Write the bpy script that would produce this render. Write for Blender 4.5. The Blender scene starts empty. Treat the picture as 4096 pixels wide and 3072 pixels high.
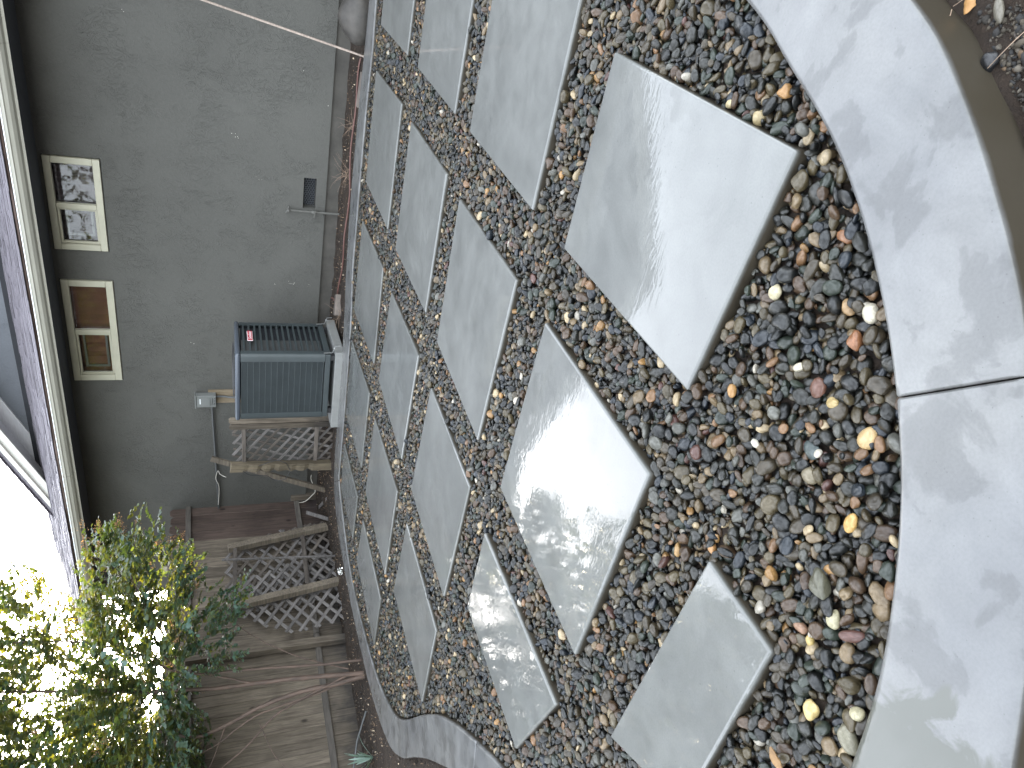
import bpy, bmesh, math, random
import numpy as np
from mathutils import Vector, Matrix, Euler

random.seed(7)
rng = np.random.default_rng(11)
scene = bpy.context.scene
C = scene.collection

# ------------------------------------------------------------------ camera
# World: X runs along the house wall (away from the viewer), Y is the distance in front of
# the wall, Z is up; z = 0 is the top of the paving.  The phone was held on its side.
cam_d = bpy.data.cameras.new('camera')
cam_d.sensor_fit = 'HORIZONTAL'
cam_d.sensor_width = 36.0
cam_d.lens = 2850.0 / 4096.0 * 36.0
cam_d.clip_start = 0.05
cam_d.clip_end = 1000
cam = bpy.data.objects.new('camera', cam_d)
C.objects.link(cam)
F = Vector((0.52516272, -0.7641165, -0.37460659)).normalized()
R2 = Vector((-0.82665688, -0.5625923, -0.01132741)).normalized()
U2 = R2.cross(F).normalized()
X = -U2
Y = R2
Z = -F
cam.matrix_world = Matrix(((X[0], Y[0], Z[0], 0.0), (X[1], Y[1], Z[1], 8.05), (X[2], Y[2], Z[2], 1.18), (0, 0, 0, 1)))
scene.camera = cam
scene.render.resolution_x = 1024
scene.render.resolution_y = 768

# ------------------------------------------------------------------ world, sun, exposure
SUN = Vector((0.8015, -0.5713, 0.1765)).normalized()
SUN_EL = math.asin(SUN.z)
SUN_AZ = math.atan2(SUN.x, SUN.y)
world = bpy.data.worlds.new('World')
scene.world = world
world.use_nodes = True
wn = world.node_tree
for n in list(wn.nodes):
    wn.nodes.remove(n)
sky = wn.nodes.new('ShaderNodeTexSky')
sky.sky_type = 'NISHITA'
sky.sun_disc = False
sky.sun_elevation = SUN_EL
sky.sun_rotation = SUN_AZ
sky.air_density = 1.0
sky.dust_density = 1.3
sky.ozone_density = 1.0
hs = wn.nodes.new('ShaderNodeHueSaturation')
hs.inputs['Saturation'].default_value = 0.36
bg = wn.nodes.new('ShaderNodeBackground')
bg.inputs['Strength'].default_value = 0.15
wo = wn.nodes.new('ShaderNodeOutputWorld')
wn.links.new(sky.outputs[0], hs.inputs['Color'])
hz = wn.nodes.new('ShaderNodeMix')          # thin white haze over the whole sky
hz.data_type = 'RGBA'
hz.blend_type = 'ADD'
hz.inputs[0].default_value = 1.0
hz.inputs[7].default_value = (3.3, 3.55, 3.95, 1)
wn.links.new(hs.outputs[0], hz.inputs[6])
wn.links.new(hz.outputs[2], bg.inputs['Color'])
wn.links.new(bg.outputs[0], wo.inputs['Surface'])

sun_d = bpy.data.lights.new('sun', 'SUN')
sun_d.energy = 4.5
sun_d.angle = math.radians(0.5)
sun_d.color = (1.0, 0.86, 0.62)
sun = bpy.data.objects.new('sun', sun_d)
C.objects.link(sun)
sun.rotation_euler = SUN.to_track_quat('Z', 'Y').to_euler()
sun.location = (20, -14, 8)

scene.view_settings.view_transform = 'Standard'
scene.view_settings.look = 'None'
scene.view_settings.gamma = 1.0
scene.view_settings.use_curve_mapping = False
scene.view_settings.exposure = 2.4
scene.render.engine = 'CYCLES'


# ------------------------------------------------------------------ helpers: objects
def tag(o, label=None, cat=None, group=None, kind=None):
    if label: o['label'] = label
    if cat: o['category'] = cat
    if group: o['group'] = group
    if kind: o['kind'] = kind
    return o


def empty(name, loc=(0, 0, 0), rz=0.0, label=None, cat=None, group=None, parent=None):
    o = bpy.data.objects.new(name, None)
    C.objects.link(o)
    o.location = loc
    o.rotation_euler = (0, 0, rz)
    o.empty_display_size = 0.1
    if parent: o.parent = parent
    return tag(o, label, cat, group)


def link_mesh(name, me, mat=None, parent=None, loc=None, rot=None, scale=None):
    o = bpy.data.objects.new(name, me)
    C.objects.link(o)
    if mat is not None and len(me.materials) == 0: me.materials.append(mat)
    if parent: o.parent = parent
    if loc: o.location = loc
    if rot: o.rotation_euler = rot
    if scale: o.scale = scale
    return o


class MB:
    """Collects simple solids and builds them as one mesh."""
    def __init__(self):
        self.v = []
        self.f = []

    def add(self, vs, fs):
        b = len(self.v)
        self.v += [tuple(p) for p in vs]
        self.f += [tuple(b + i for i in f) for f in fs]
        return self

    def box(self, x0, x1, y0, y1, z0, z1, M=None):
        vs = [(x0, y0, z0), (x1, y0, z0), (x1, y1, z0), (x0, y1, z0), (x0, y0, z1), (x1, y0, z1), (x1, y1, z1), (x0, y1, z1)]
        if M is not None: vs = [M @ Vector(p) for p in vs]
        return self.add(vs, [(0, 3, 2, 1), (4, 5, 6, 7), (0, 1, 5, 4), (1, 2, 6, 5), (2, 3, 7, 6), (3, 0, 4, 7)])

    def beam(self, p0, p1, w, t, up=(0, 0, 1)):
        """Box of width w (across) and thickness t (along up) from p0 to p1."""
        p0 = Vector(p0); p1 = Vector(p1)
        d = (p1 - p0)
        L = d.length
        d.normalize()
        up = Vector(up)
        s = d.cross(up)
        if s.length < 1e-5: s = d.cross(Vector((1, 0, 0)))
        s.normalize()
        u = s.cross(d).normalized()
        M = Matrix(((d.x, s.x, u.x, p0.x), (d.y, s.y, u.y, p0.y), (d.z, s.z, u.z, p0.z), (0, 0, 0, 1)))
        return self.box(0, L, -w / 2, w / 2, -t / 2, t / 2, M)

    def tube(self, pts, radii, seg=8, cap=True):
        pts = [Vector(p) for p in pts]
        n = len(pts)
        if not hasattr(radii, '__len__'): radii = [radii] * n
        b = len(self.v)
        prev = None
        for i, p in enumerate(pts):
            d = (pts[min(i + 1, n - 1)] - pts[max(i - 1, 0)]).normalized()
            if prev is None:
                a = Vector((0, 0, 1)) if abs(d.z) < 0.9 else Vector((1, 0, 0))
                s = d.cross(a).normalized()
            else:
                s = (prev - d * prev.dot(d)).normalized()
            prev = s
            u = d.cross(s)
            for k in range(seg):
                a = 2 * math.pi * k / seg
                self.v.append(tuple(p + (s * math.cos(a) + u * math.sin(a)) * radii[i]))
        for i in range(n - 1):
            for k in range(seg):
                a0 = b + i * seg + k; a1 = b + i * seg + (k + 1) % seg
                self.f.append((a0, a1, a1 + seg, a0 + seg))
        if cap:
            self.f.append(tuple(b + k for k in range(seg))[::-1])
            self.f.append(tuple(b + (n - 1) * seg + k for k in range(seg)))
        return self

    def prism(self, poly, z0, z1):
        n = len(poly)
        vs = [(p[0], p[1], z0) for p in poly] + [(p[0], p[1], z1) for p in poly]
        fs = [tuple(range(n))[::-1], tuple(range(n, 2 * n))]
        for i in range(n):
            j = (i + 1) % n
            fs.append((i, j, j + n, i + n))
        return self.add(vs, fs)

    def build(self, name, mat, parent=None, bevel=0.0, seg=2, smooth=False, loc=None, rot=None):
        me = bpy.data.meshes.new(name)
        me.from_pydata(self.v, [], self.f)
        bm = bmesh.new(); bm.from_mesh(me)
        bmesh.ops.recalc_face_normals(bm, faces=bm.faces)
        if bevel > 0:
            es = [e for e in bm.edges if e.is_manifold and e.calc_face_angle(0) > 0.6]
            bmesh.ops.bevel(bm, geom=es, offset=bevel, segments=seg, profile=0.5, affect='EDGES', clamp_overlap=True)
        bm.to_mesh(me); bm.free()
        if smooth:
            me.polygons.foreach_set('use_smooth', [True] * len(me.polygons))
            try: me.set_sharp_from_angle(angle=math.radians(45))
            except Exception: pass
        return link_mesh(name, me, mat, parent, loc, rot)


def catmull(pts, k=6, closed=False):
    P = [np.array(p, float) for p in pts]
    n = len(P); out = []
    rngi = range(n) if closed else range(n - 1)
    for i in rngi:
        if closed: a, b, c, d = P[(i - 1) % n], P[i], P[(i + 1) % n], P[(i + 2) % n]
        else: a, b, c, d = P[max(i - 1, 0)], P[i], P[i + 1], P[min(i + 2, n - 1)]
        for j in range(k):
            t = j / k
            out.append(0.5 * ((2 * b) + (-a + c) * t + (2 * a - 5 * b + 4 * c - d) * t * t + (-a + 3 * b - 3 * c + d) * t ** 3))
    if not closed: out.append(P[-1])
    return out


def in_poly(px, py, poly):
    inside = np.zeros(np.shape(px), bool)
    n = len(poly)
    for i in range(n):
        x0, y0 = poly[i][0], poly[i][1]; x1, y1 = poly[(i + 1) % n][0], poly[(i + 1) % n][1]
        if y0 == y1: continue
        c = ((y0 > py) != (y1 > py)) & (px < (x1 - x0) * (py - y0) / (y1 - y0) + x0)
        inside ^= c
    return inside


# ------------------------------------------------------------------ helpers: materials
class NT:
    def __init__(self, name):
        self.m = bpy.data.materials.new(name)
        self.m.use_nodes = True
        self.t = self.m.node_tree
        self.p = self.t.nodes['Principled BSDF']
        self.out = self.t.nodes['Material Output']

    def n(self, typ, **kw):
        nd = self.t.nodes.new(typ)
        for k, v in kw.items():
            if k in nd.inputs: nd.inputs[k].default_value = v
            else: setattr(nd, k, v)
        return nd

    def l(self, a, b): self.t.links.new(a, b)

    def coord(self, kind='Object', scale=(1, 1, 1), rot=(0, 0, 0)):
        if kind == 'World': src = self.n('ShaderNodeNewGeometry').outputs['Position']
        else: src = self.n('ShaderNodeTexCoord').outputs[kind]
        mp = self.n('ShaderNodeMapping')
        mp.inputs['Scale'].default_value = scale
        mp.inputs['Rotation'].default_value = rot
        self.l(src, mp.inputs['Vector'])
        return mp.outputs[0]

    def noise(self, vec, scale, detail=4, rough=0.55, dist=0.0):
        nd = self.n('ShaderNodeTexNoise')
        nd.inputs['Scale'].default_value = scale
        nd.inputs['Detail'].default_value = detail
        nd.inputs['Roughness'].default_value = rough
        nd.inputs['Distortion'].default_value = dist
        self.l(vec, nd.inputs['Vector'])
        return nd.outputs['Fac']

    def ramp(self, fac, stops):
        r = self.n('ShaderNodeValToRGB')
        el = r.color_ramp.elements
        while len(el) < len(stops): el.new(0.5)
        for e, (p, c) in zip(el, stops):
            e.position = p
            e.color = (c, c, c, 1) if not hasattr(c, '__len__') else (*c, 1)
        self.l(fac, r.inputs[0])
        return r.outputs[0]

    def mix(self, fac, a, b, mode='MIX'):
        m = self.n('ShaderNodeMix', data_type='RGBA', blend_type=mode)
        for s, v in ((m.inputs[0], fac), (m.inputs[6], a), (m.inputs[7], b)):
            if hasattr(v, 'is_linked') or hasattr(v, 'links'): self.l(v, s)
            elif hasattr(v, '__len__'): s.default_value = (*v, 1)
            else: s.default_value = v
        return m.outputs[2]

    def math(self, op, a, b=0.0, clamp=False):
        m = self.n('ShaderNodeMath', operation=op, use_clamp=clamp)
        for s, v in ((m.inputs[0], a), (m.inputs[1], b)):
            if hasattr(v, 'links'): self.l(v, s)
            else: s.default_value = v
        return m.outputs[0]

    def bump(self, h, strength=0.3, dist=0.01, normal=None):
        b = self.n('ShaderNodeBump')
        b.inputs['Strength'].default_value = strength
        b.inputs['Distance'].default_value = dist
        self.l(h, b.inputs['Height'])
        if normal is not None: self.l(normal, b.inputs['Normal'])
        return b.outputs[0]

    def set(self, **kw):
        for k, v in kw.items():
            k = k.replace('_', ' ')
            s = self.p.inputs[k]
            if hasattr(v, 'links'): self.l(v, s)
            elif hasattr(v, '__len__') and len(v) == 3: s.default_value = (*v, 1)
            else: s.default_value = v
        return self


def simple(name, col, rough=0.6, metal=0.0, vary=0.15, scale=8.0, bump=0.0, spec=0.5, stretch=(1, 1, 1)):
    t = NT(name)
    c = t.coord('Object', stretch)
    n1 = t.noise(c, scale, 5, 0.6)
    f = t.ramp(n1, [(0.3, 1 - vary), (0.7, 1 + vary)])
    t.set(Base_Color=t.mix(1.0, col, f, 'MULTIPLY'), Roughness=rough, Metallic=metal, Specular_IOR_Level=spec)
    if bump: t.l(t.bump(t.noise(c, scale * 6, 4), bump, 0.004), t.p.inputs['Normal'])
    return t.m


def mat_concrete_wet(name, col, tint, coat=1.0, wave=0.06, mott=0.5, patch=False):
    t = NT(name)
    w = t.coord('World')
    big = t.noise(w, 1.6, 4, 0.55, 0.4)
    mid = t.noise(w, 9.0, 6, 0.6, 0.2)
    fine = t.noise(w, 160.0, 3, 0.6)
    c = t.mix(t.ramp(big, [(0.35, 0.0), (0.68, 1.0)]), col, tint)
    stn = t.noise(w, 4.2, 6, 0.62, 0.9)
    c = t.mix(1.0, c, t.ramp(stn, [(0.30, 0.84), (0.50, 1.0), (0.72, 1.13)]), 'MULTIPLY')
    c = t.mix(mott, c, t.mix(1.0, c, t.ramp(mid, [(0.3, 0.80), (0.7, 1.16)]), 'MULTIPLY'))
    c = t.mix(0.35, c, t.mix(1.0, c, t.ramp(fine, [(0.35, 0.82), (0.6, 1.1)]), 'MULTIPLY'))
    # tiny dark pits
    vo = t.n('ShaderNodeTexVoronoi')
    vo.inputs['Scale'].default_value = 48.0 if patch else 30.0
    t.l(w, vo.inputs['Vector'])
    c = t.mix(t.ramp(vo.outputs['Distance'], [(0.05, 0.55), (0.085, 0.0)]), c, (0.05, 0.05, 0.048))
    t.set(Base_Color=c, Roughness=t.ramp(mid, [(0.3, 0.42), (0.75, 0.62)]), Specular_IOR_Level=0.35)
    t.l(t.bump(fine, 0.10, 0.0012), t.p.inputs['Normal'])
    # water film as a clear coat
    st = t.coord('World', (0.55, 1.5, 1))
    wav = t.noise(st, 26.0, 2, 0.5, 1.4)
    wav2 = t.noise(w, 5.0, 2, 0.4)
    hsum = t.math('ADD', t.math('MULTIPLY', wav, t.ramp(t.noise(w, 2.7, 3, 0.5), [(0.40, 0.10), (0.62, 0.34)])), t.math('MULTIPLY', wav2, 0.45))
    nb = t.bump(hsum, wave, 0.012)
    t.l(nb, t.p.inputs['Coat Normal'])
    t.p.inputs['Coat IOR'].default_value = 1.44
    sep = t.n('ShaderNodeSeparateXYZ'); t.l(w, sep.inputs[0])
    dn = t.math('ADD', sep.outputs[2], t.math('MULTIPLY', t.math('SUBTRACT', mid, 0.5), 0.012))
    dirt_shade = t.ramp(t.math('MULTIPLY', dn, -25.0, True), [(0.08, 0.0), (0.45, 1.0)])  # dirt on curb sides; on slab sides it paints in their shade
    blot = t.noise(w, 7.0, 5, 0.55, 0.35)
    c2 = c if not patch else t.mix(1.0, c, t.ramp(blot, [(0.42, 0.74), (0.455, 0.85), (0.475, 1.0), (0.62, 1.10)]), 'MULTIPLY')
    t.set(Base_Color=t.mix(dirt_shade, c2, (0.034, 0.028, 0.019)))
    if patch:
        pm = t.noise(w, 3.4, 5, 0.55, 0.6)
        t.l(t.math('MULTIPLY', t.ramp(pm, [(0.42, coat), (0.46, coat * 0.93), (0.60, coat * 0.85)]), t.math('SUBTRACT', 1.0, dirt_shade)), t.p.inputs['Coat Weight'])
        dry = t.ramp(pm, [(0.40, 0.06), (0.44, 0.13), (0.62, 0.24)])
        # one puddle of standing water near the viewer's end of the border
        vd = t.n('ShaderNodeVectorMath', operation='DISTANCE')
        t.l(w, vd.inputs[0]); vd.inputs[1].default_value = (1.32, 7.78, 0)
        pud = t.ramp(t.math('ADD', vd.outputs['Value'], t.math('MULTIPLY', t.noise(w, 9.0, 5, 0.6, 0.6), 0.35)), [(0.50, 1.0), (0.53, 0.0)])
        t.l(t.mix(pud, dry, (0.004, 0.004, 0.004)), t.p.inputs['Coat Roughness'])
        old = t.p.inputs['Base Color'].links[0].from_socket
        t.l(t.mix(pud, old, (0.062, 0.064, 0.054)), t.p.inputs['Base Color'])
    else:
        t.l(t.math('SUBTRACT', 1.0, dirt_shade), t.p.inputs['Coat Weight'])
        pm = t.noise(w, 2.2, 4, 0.6, 0.5)
        rag = t.math('ADD', t.math('MULTIPLY', pm, 0.8), t.math('MULTIPLY', t.noise(w, 22.0, 4, 0.6, 0.5), 0.2))
        t.l(t.ramp(rag, [(0.50, 0.0), (0.575, 0.012), (0.60, 0.17)]), t.p.inputs['Coat Roughness'])
    return t.m


def mat_wood(name, c0, c1, rough=0.75, grain=(0.6, 0.6, 12), axis='Z', stain=None, bump=0.5):
    """Weathered wood, the grain runs along the local axis given; each piece differs by its own random value."""
    t = NT(name)
    sc = {'Z': (22, 22, 1.3), 'X': (1.3, 22, 22), 'Y': (22, 1.3, 22)}[axis]
    tc = t.n('ShaderNodeTexCoord').outputs['Object']
    oi = t.n('ShaderNodeObjectInfo').outputs['Random']
    cmb = t.n('ShaderNodeCombineXYZ')
    for i in range(3): t.l(t.math('MULTIPLY', oi, 37.0 + 11 * i), cmb.inputs[i])
    ad = t.n('ShaderNodeVectorMath', operation='ADD')
    t.l(tc, ad.inputs[0]); t.l(cmb.outputs[0], ad.inputs[1])
    mp = t.n('ShaderNodeMapping'); mp.inputs['Scale'].default_value = sc
    t.l(ad.outputs[0], mp.inputs['Vector'])
    g = t.noise(mp.outputs[0], 2.2, 8, 0.65, 0.8)
    big = t.noise(ad.outputs[0], 2.4, 3, 0.6, 0.6)
    c = t.mix(t.ramp(g, [(0.32, 0.0), (0.68, 1.0)]), c0, c1)
    c = t.mix(0.7, c, t.mix(1.0, c, t.ramp(big, [(0.28, 0.55), (0.72, 1.25)]), 'MULTIPLY'))
    c = t.mix(0.8, c, t.mix(1.0, c, t.ramp(oi, [(0.0, 0.72), (1.0, 1.22)]), 'MULTIPLY'))
    # knots
    mk = t.n('ShaderNodeMapping')
    mk.inputs['Scale'].default_value = tuple(5.0 if s > 2 else 2.6 for s in sc)
    t.l(ad.outputs[0], mk.inputs['Vector'])
    vo = t.n('ShaderNodeTexVoronoi'); vo.inputs['Scale'].default_value = 1.0
    t.l(mk.outputs[0], vo.inputs['Vector'])
    c = t.mix(t.ramp(vo.outputs['Distance'], [(0.06, 0.85), (0.13, 0.0)]), c, tuple(0.28 * x for x in c0))
    if stain:
        wz = t.n('ShaderNodeSeparateXYZ')
        t.l(t.n('ShaderNodeNewGeometry').outputs['Position'], wz.inputs[0])
        sm = t.math('ADD', t.math('MULTIPLY', wz.outputs[2], -1.15), t.math('MULTIPLY', big, 1.3))
        c = t.mix(t.ramp(sm, [(0.42, 0.0), (0.80, 0.80)]), c, stain)
    t.set(Base_Color=c, Roughness=rough, Specular_IOR_Level=0.25)
    t.l(t.bump(g, bump, 0.004), t.p.inputs['Normal'])
    return t.m


def mat_pebble(name, src):
    t = NT(name)
    if src == 'object': col = t.n('ShaderNodeObjectInfo').outputs['Color']
    else:
        a = t.n('ShaderNodeAttribute', attribute_name='tint')
        a.attribute_type = 'INSTANCER' if src == 'instancer' else 'GEOMETRY'
        col = a.outputs['Color']
    tc = t.n('ShaderNodeTexCoord').outputs['Object']
    oi = t.n('ShaderNodeObjectInfo').outputs['Random']
    ad = t.n('ShaderNodeVectorMath', operation='ADD')
    cmb = t.n('ShaderNodeCombineXYZ')
    for i in range(3): t.l(t.math('MULTIPLY', oi, 31.0 + 17 * i), cmb.inputs[i])
    t.l(tc, ad.inputs[0]); t.l(cmb.outputs[0], ad.inputs[1])
    n1 = t.noise(ad.outputs[0], 1.6, 6, 0.7, 0.6)
    n2 = t.noise(ad.outputs[0], 9.0, 4, 0.7)
    c = t.mix(1.0, col, t.ramp(n1, [(0.25, 0.38), (0.5, 0.55), (0.8, 0.92)]), 'MULTIPLY')
    c = t.mix(0.18, c, t.mix(1.0, c, t.ramp(n2, [(0.3, 0.5), (0.7, 1.5)]), 'MULTIPLY'))
    t.set(Base_Color=c, Roughness=0.5, Specular_IOR_Level=0.15,
          Coat_Weight=t.ramp(n1, [(0.35, 0.15), (0.55, 0.85)]), Coat_Roughness=0.03, Coat_IOR=1.5)
    t.l(t.bump(n2, 0.25, 0.12), t.p.inputs['Normal'])
    t.l(t.bump(n2, 0.12, 0.12), t.p.inputs['Coat Normal'])
    return t.m


def mat_leaf(name, top, trans, amount=0.45, rough=0.38):
    t = NT(name)
    a = t.n('ShaderNodeAttribute', attribute_name='tint')
    a.attribute_type = 'GEOMETRY'
    t.set(Base_Color=t.mix(1.0, top, a.outputs['Color'], 'MULTIPLY'), Roughness=rough, Specular_IOR_Level=0.45)
    tr = t.n('ShaderNodeBsdfTranslucent')
    t.l(t.mix(1.0, trans, a.outputs['Color'], 'MULTIPLY'), tr.inputs['Color'])
    mx = t.n('ShaderNodeMixShader')
    mx.inputs[0].default_value = amount
    t.l(t.p.outputs[0], mx.inputs[1]); t.l(tr.outputs[0], mx.inputs[2])
    t.l(mx.outputs[0], t.out.inputs['Surface'])
    return t.m


def mat_stucco(name, col, depth=0.006):
    t = NT(name)
    w = t.coord('World')
    wd = t.coord('World', (1.5, 1, 0.8))
    n1 = t.noise(wd, 9.0, 5, 0.62, 2.2)
    n2 = t.noise(w, 55.0, 4, 0.6, 0.6)
    n3 = t.noise(w, 0.8, 4, 0.55, 0.5)
    ridg = t.ramp(n1, [(0.46, 0.0), (0.50, 1.0), (0.66, 0.15)])
    area_ = t.noise(w, 2.6, 4, 0.6, 0.8)
    ridg = t.math('MULTIPLY', ridg, t.ramp(area_, [(0.42, 0.05), (0.60, 1.0)]))
    c = t.mix(1.0, col, t.ramp(n3, [(0.3, 0.88), (0.7, 1.10)]), 'MULTIPLY')
    c = t.mix(0.5, c, t.mix(1.0, c, t.ramp(n2, [(0.3, 0.85), (0.7, 1.12)]), 'MULTIPLY'))
    t.set(Base_Color=c, Roughness=0.82, Specular_IOR_Level=0.25)
    h = t.math('ADD', t.math('MULTIPLY', ridg, 0.8), t.math('MULTIPLY', n2, 0.45))
    t.l(t.bump(h, 0.75, depth), t.p.inputs['Normal'])
    return t.m


def mat_soil(name):
    t = NT(name)
    w = t.coord('World')
    n1 = t.noise(w, 30.0, 8, 0.75, 0.3)
    n2 = t.noise(w, 3.0, 4, 0.6)
    c = t.mix(t.ramp(n1, [(0.35, 0.0), (0.7, 1.0)]), (0.008, 0.006, 0.005), (0.048, 0.034, 0.024))
    c = t.mix(t.ramp(n2, [(0.4, 0.0), (0.75, 0.5)]), c, (0.05, 0.032, 0.02))
    t.set(Base_Color=c, Roughness=0.85, Specular_IOR_Level=0.3)
    t.l(t.bump(n1, 1.0, 0.02), t.p.inputs['Normal'])
    return t.m


M = {}
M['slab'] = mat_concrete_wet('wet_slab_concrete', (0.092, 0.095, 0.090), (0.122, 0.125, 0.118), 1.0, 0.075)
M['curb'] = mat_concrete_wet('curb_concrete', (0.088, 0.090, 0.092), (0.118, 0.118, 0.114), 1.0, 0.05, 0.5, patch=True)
M['pad'] = simple('pad_concrete', (0.17, 0.172, 0.165), 0.7, vary=0.12, scale=14, bump=0.2)
M['soil'] = mat_soil('damp_soil')
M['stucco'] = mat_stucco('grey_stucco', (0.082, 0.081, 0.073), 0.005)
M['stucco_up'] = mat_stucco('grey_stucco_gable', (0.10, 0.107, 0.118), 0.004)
M['foundation'] = simple('foundation_concrete', (0.055, 0.051, 0.044), 0.85, vary=0.3, scale=5, bump=0.35)
M['cream'] = simple('cream_paint', (0.38, 0.365, 0.28), 0.45, vary=0.08, scale=5)
M['gutter'] = simple('gutter_enamel', (0.33, 0.32, 0.27), 0.32, vary=0.06, scale=3)
M['lip'] = simple('lip_highlight_enamel', (0.82, 0.84, 0.84), 0.25, vary=0.05, scale=3)  # near-white paints in the highlight along the gutter lip; latch shares it
M['fascia'] = simple('brown_fascia_paint', (0.11, 0.072, 0.060), 0.6, vary=0.2, scale=4)
M['soffit'] = simple('dark_soffit_paint', (0.06, 0.065, 0.075), 0.8, vary=0.1)
M['shingle'] = simple('roof_shingle', (0.115, 0.104, 0.120), 0.6, vary=0.3, scale=7, bump=0.12, stretch=(0.6, 3, 3))
M['rake'] = simple('rake_board_paint', (0.48, 0.48, 0.49), 0.6, vary=0.1, scale=10, bump=0.3, stretch=(1, 8, 8))
M['rake_trim'] = simple('rake_trim_paint', (0.52, 0.51, 0.46), 0.5, vary=0.08)
M['dark'] = simple('dark_interior', (0.012, 0.013, 0.016), 0.9, vary=0.2)
M['curtain'] = simple('rust_curtain', (0.24, 0.105, 0.07), 0.85, vary=0.22, scale=3)
M['curtain2'] = simple('plum_blind', (0.085, 0.06, 0.065), 0.8, vary=0.2, scale=3)
M['sash'] = simple('grey_sash_paint', (0.22, 0.22, 0.21), 0.5, vary=0.08)
M['ac'] = simple('condenser_enamel', (0.034, 0.043, 0.045), 0.42, vary=0.12, scale=5)
M['ac_top'] = simple('condenser_top_enamel', (0.06, 0.07, 0.085), 0.2, vary=0.06, scale=5)
M['ac_in'] = simple('condenser_coil', (0.012, 0.014, 0.018), 0.6, vary=0.2)
M['fin'] = simple('condenser_fin_metal', (0.060, 0.062, 0.062), 0.5, vary=0.15)
M['fin2'] = simple('condenser_guard_metal', (0.036, 0.045, 0.048), 0.45, vary=0.15)
M['steel'] = simple('galvanised_steel', (0.45, 0.46, 0.46), 0.35, metal=0.8, vary=0.2, scale=30)
M['red'] = simple('badge_red', (0.42, 0.02, 0.04), 0.3, vary=0.05)
M['chrome'] = simple('badge_letters', (0.62, 0.55, 0.55), 0.3, vary=0.03)
M['boxgrey'] = simple('electrical_box_enamel', (0.15, 0.157, 0.15), 0.42, vary=0.08)
M['ink'] = simple('black_ink', (0.01, 0.01, 0.012), 0.6, vary=0.0)
M['conduit'] = simple('painted_conduit', (0.07, 0.073, 0.073), 0.6, vary=0.12)
M['pipe'] = simple('painted_pipe', (0.085, 0.083, 0.074), 0.65, vary=0.15, scale=20)
M['blackwire'] = simple('black_cable', (0.02, 0.02, 0.022), 0.45, vary=0.1)
M['whitewire'] = simple('white_cable', (0.55, 0.52, 0.46), 0.5, vary=0.08)
M['tubing'] = simple('brown_drip_tubing', (0.115, 0.055, 0.045), 0.5, vary=0.12)
M['fence'] = mat_wood('fence_wood', (0.074, 0.060, 0.046), (0.178, 0.149, 0.116), axis='Z', stain=(0.022, 0.021, 0.021))
M['fence_red'] = mat_wood('fence_wood_reddish', (0.045, 0.034, 0.029), (0.095, 0.068, 0.056), axis='Z', stain=(0.025, 0.02, 0.02))
M['fence_rail'] = mat_wood('fence_rail_wood', (0.070, 0.063, 0.056), (0.135, 0.12, 0.105), axis='Y')
M['lattice'] = mat_wood('lattice_wood', (0.090, 0.082, 0.077), (0.185, 0.172, 0.165), axis='X')
M['lattice_dk'] = mat_wood('lattice_wood_dark', (0.07, 0.060, 0.052), (0.145, 0.125, 0.108), axis='X')
M['post'] = mat_wood('post_wood', (0.085, 0.071, 0.055), (0.185, 0.155, 0.120), axis='X')
M['pine'] = mat_wood('pine_board_wood', (0.25, 0.195, 0.125), (0.33, 0.265, 0.185), axis='Z', bump=0.2)
M['stake'] = mat_wood('stake_wood', (0.19, 0.15, 0.125), (0.30, 0.25, 0.21), axis='X', bump=0.3)
M['bark'] = simple('crape_myrtle_bark', (0.075, 0.050, 0.037), 0.7, vary=0.5, scale=9, bump=0.4, stretch=(3, 3, 0.6))
M['bark2'] = simple('tree_bark', (0.07, 0.055, 0.045), 0.85, vary=0.4, scale=9, bump=0.5)
M['twig'] = simple('dry_twig', (0.24, 0.17, 0.12), 0.8, vary=0.3)
M['leaf'] = mat_leaf('crape_myrtle_leaf', (0.046, 0.076, 0.062), (0.36, 0.37, 0.04), 0.30)
M['leaf_far'] = mat_leaf('backlit_leaf', (0.05, 0.075, 0.03), (0.40, 0.38, 0.06), 0.45, 0.5)
M['panicle'] = mat_leaf('seed_panicle', (0.26, 0.15, 0.08), (0.45, 0.26, 0.10), 0.4, 0.7)
M['blade'] = mat_leaf('strap_leaf', (0.17, 0.24, 0.20), (0.2, 0.3, 0.12), 0.2, 0.35)
M['boulder'] = simple('boulder_stone', (0.036, 0.032, 0.027), 0.6, vary=0.6, scale=6, bump=0.8)
M['foil'] = simple('crumpled_foil', (0.75, 0.75, 0.72), 0.25, metal=1.0, vary=0.1)
M['brick'] = simple('flat_stone', (0.12, 0.10, 0.085), 0.8, vary=0.3, scale=12, bump=0.4)
M['dryleaf'] = simple('dry_leaf', (0.21, 0.125, 0.055), 0.7, vary=0.3, scale=40)
M['amber'] = simple('amber_leaf', (0.34, 0.18, 0.06), 0.6, vary=0.2, scale=60)
M['peb_obj'] = mat_pebble('wet_pebble', 'object')
M['peb_inst'] = mat_pebble('wet_pebble_mass', 'instancer')
M['debris'] = (lambda t: (t.set(Base_Color=t.mix(1.0, (1, 1, 1), t.n('ShaderNodeAttribute', attribute_name='tint').outputs['Color'], 'MULTIPLY'), Roughness=0.8), t.m)[1])(NT('soil_litter'))
M['screen'] = simple('vent_wire', (0.10, 0.11, 0.12), 0.5, vary=0.1)

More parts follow.
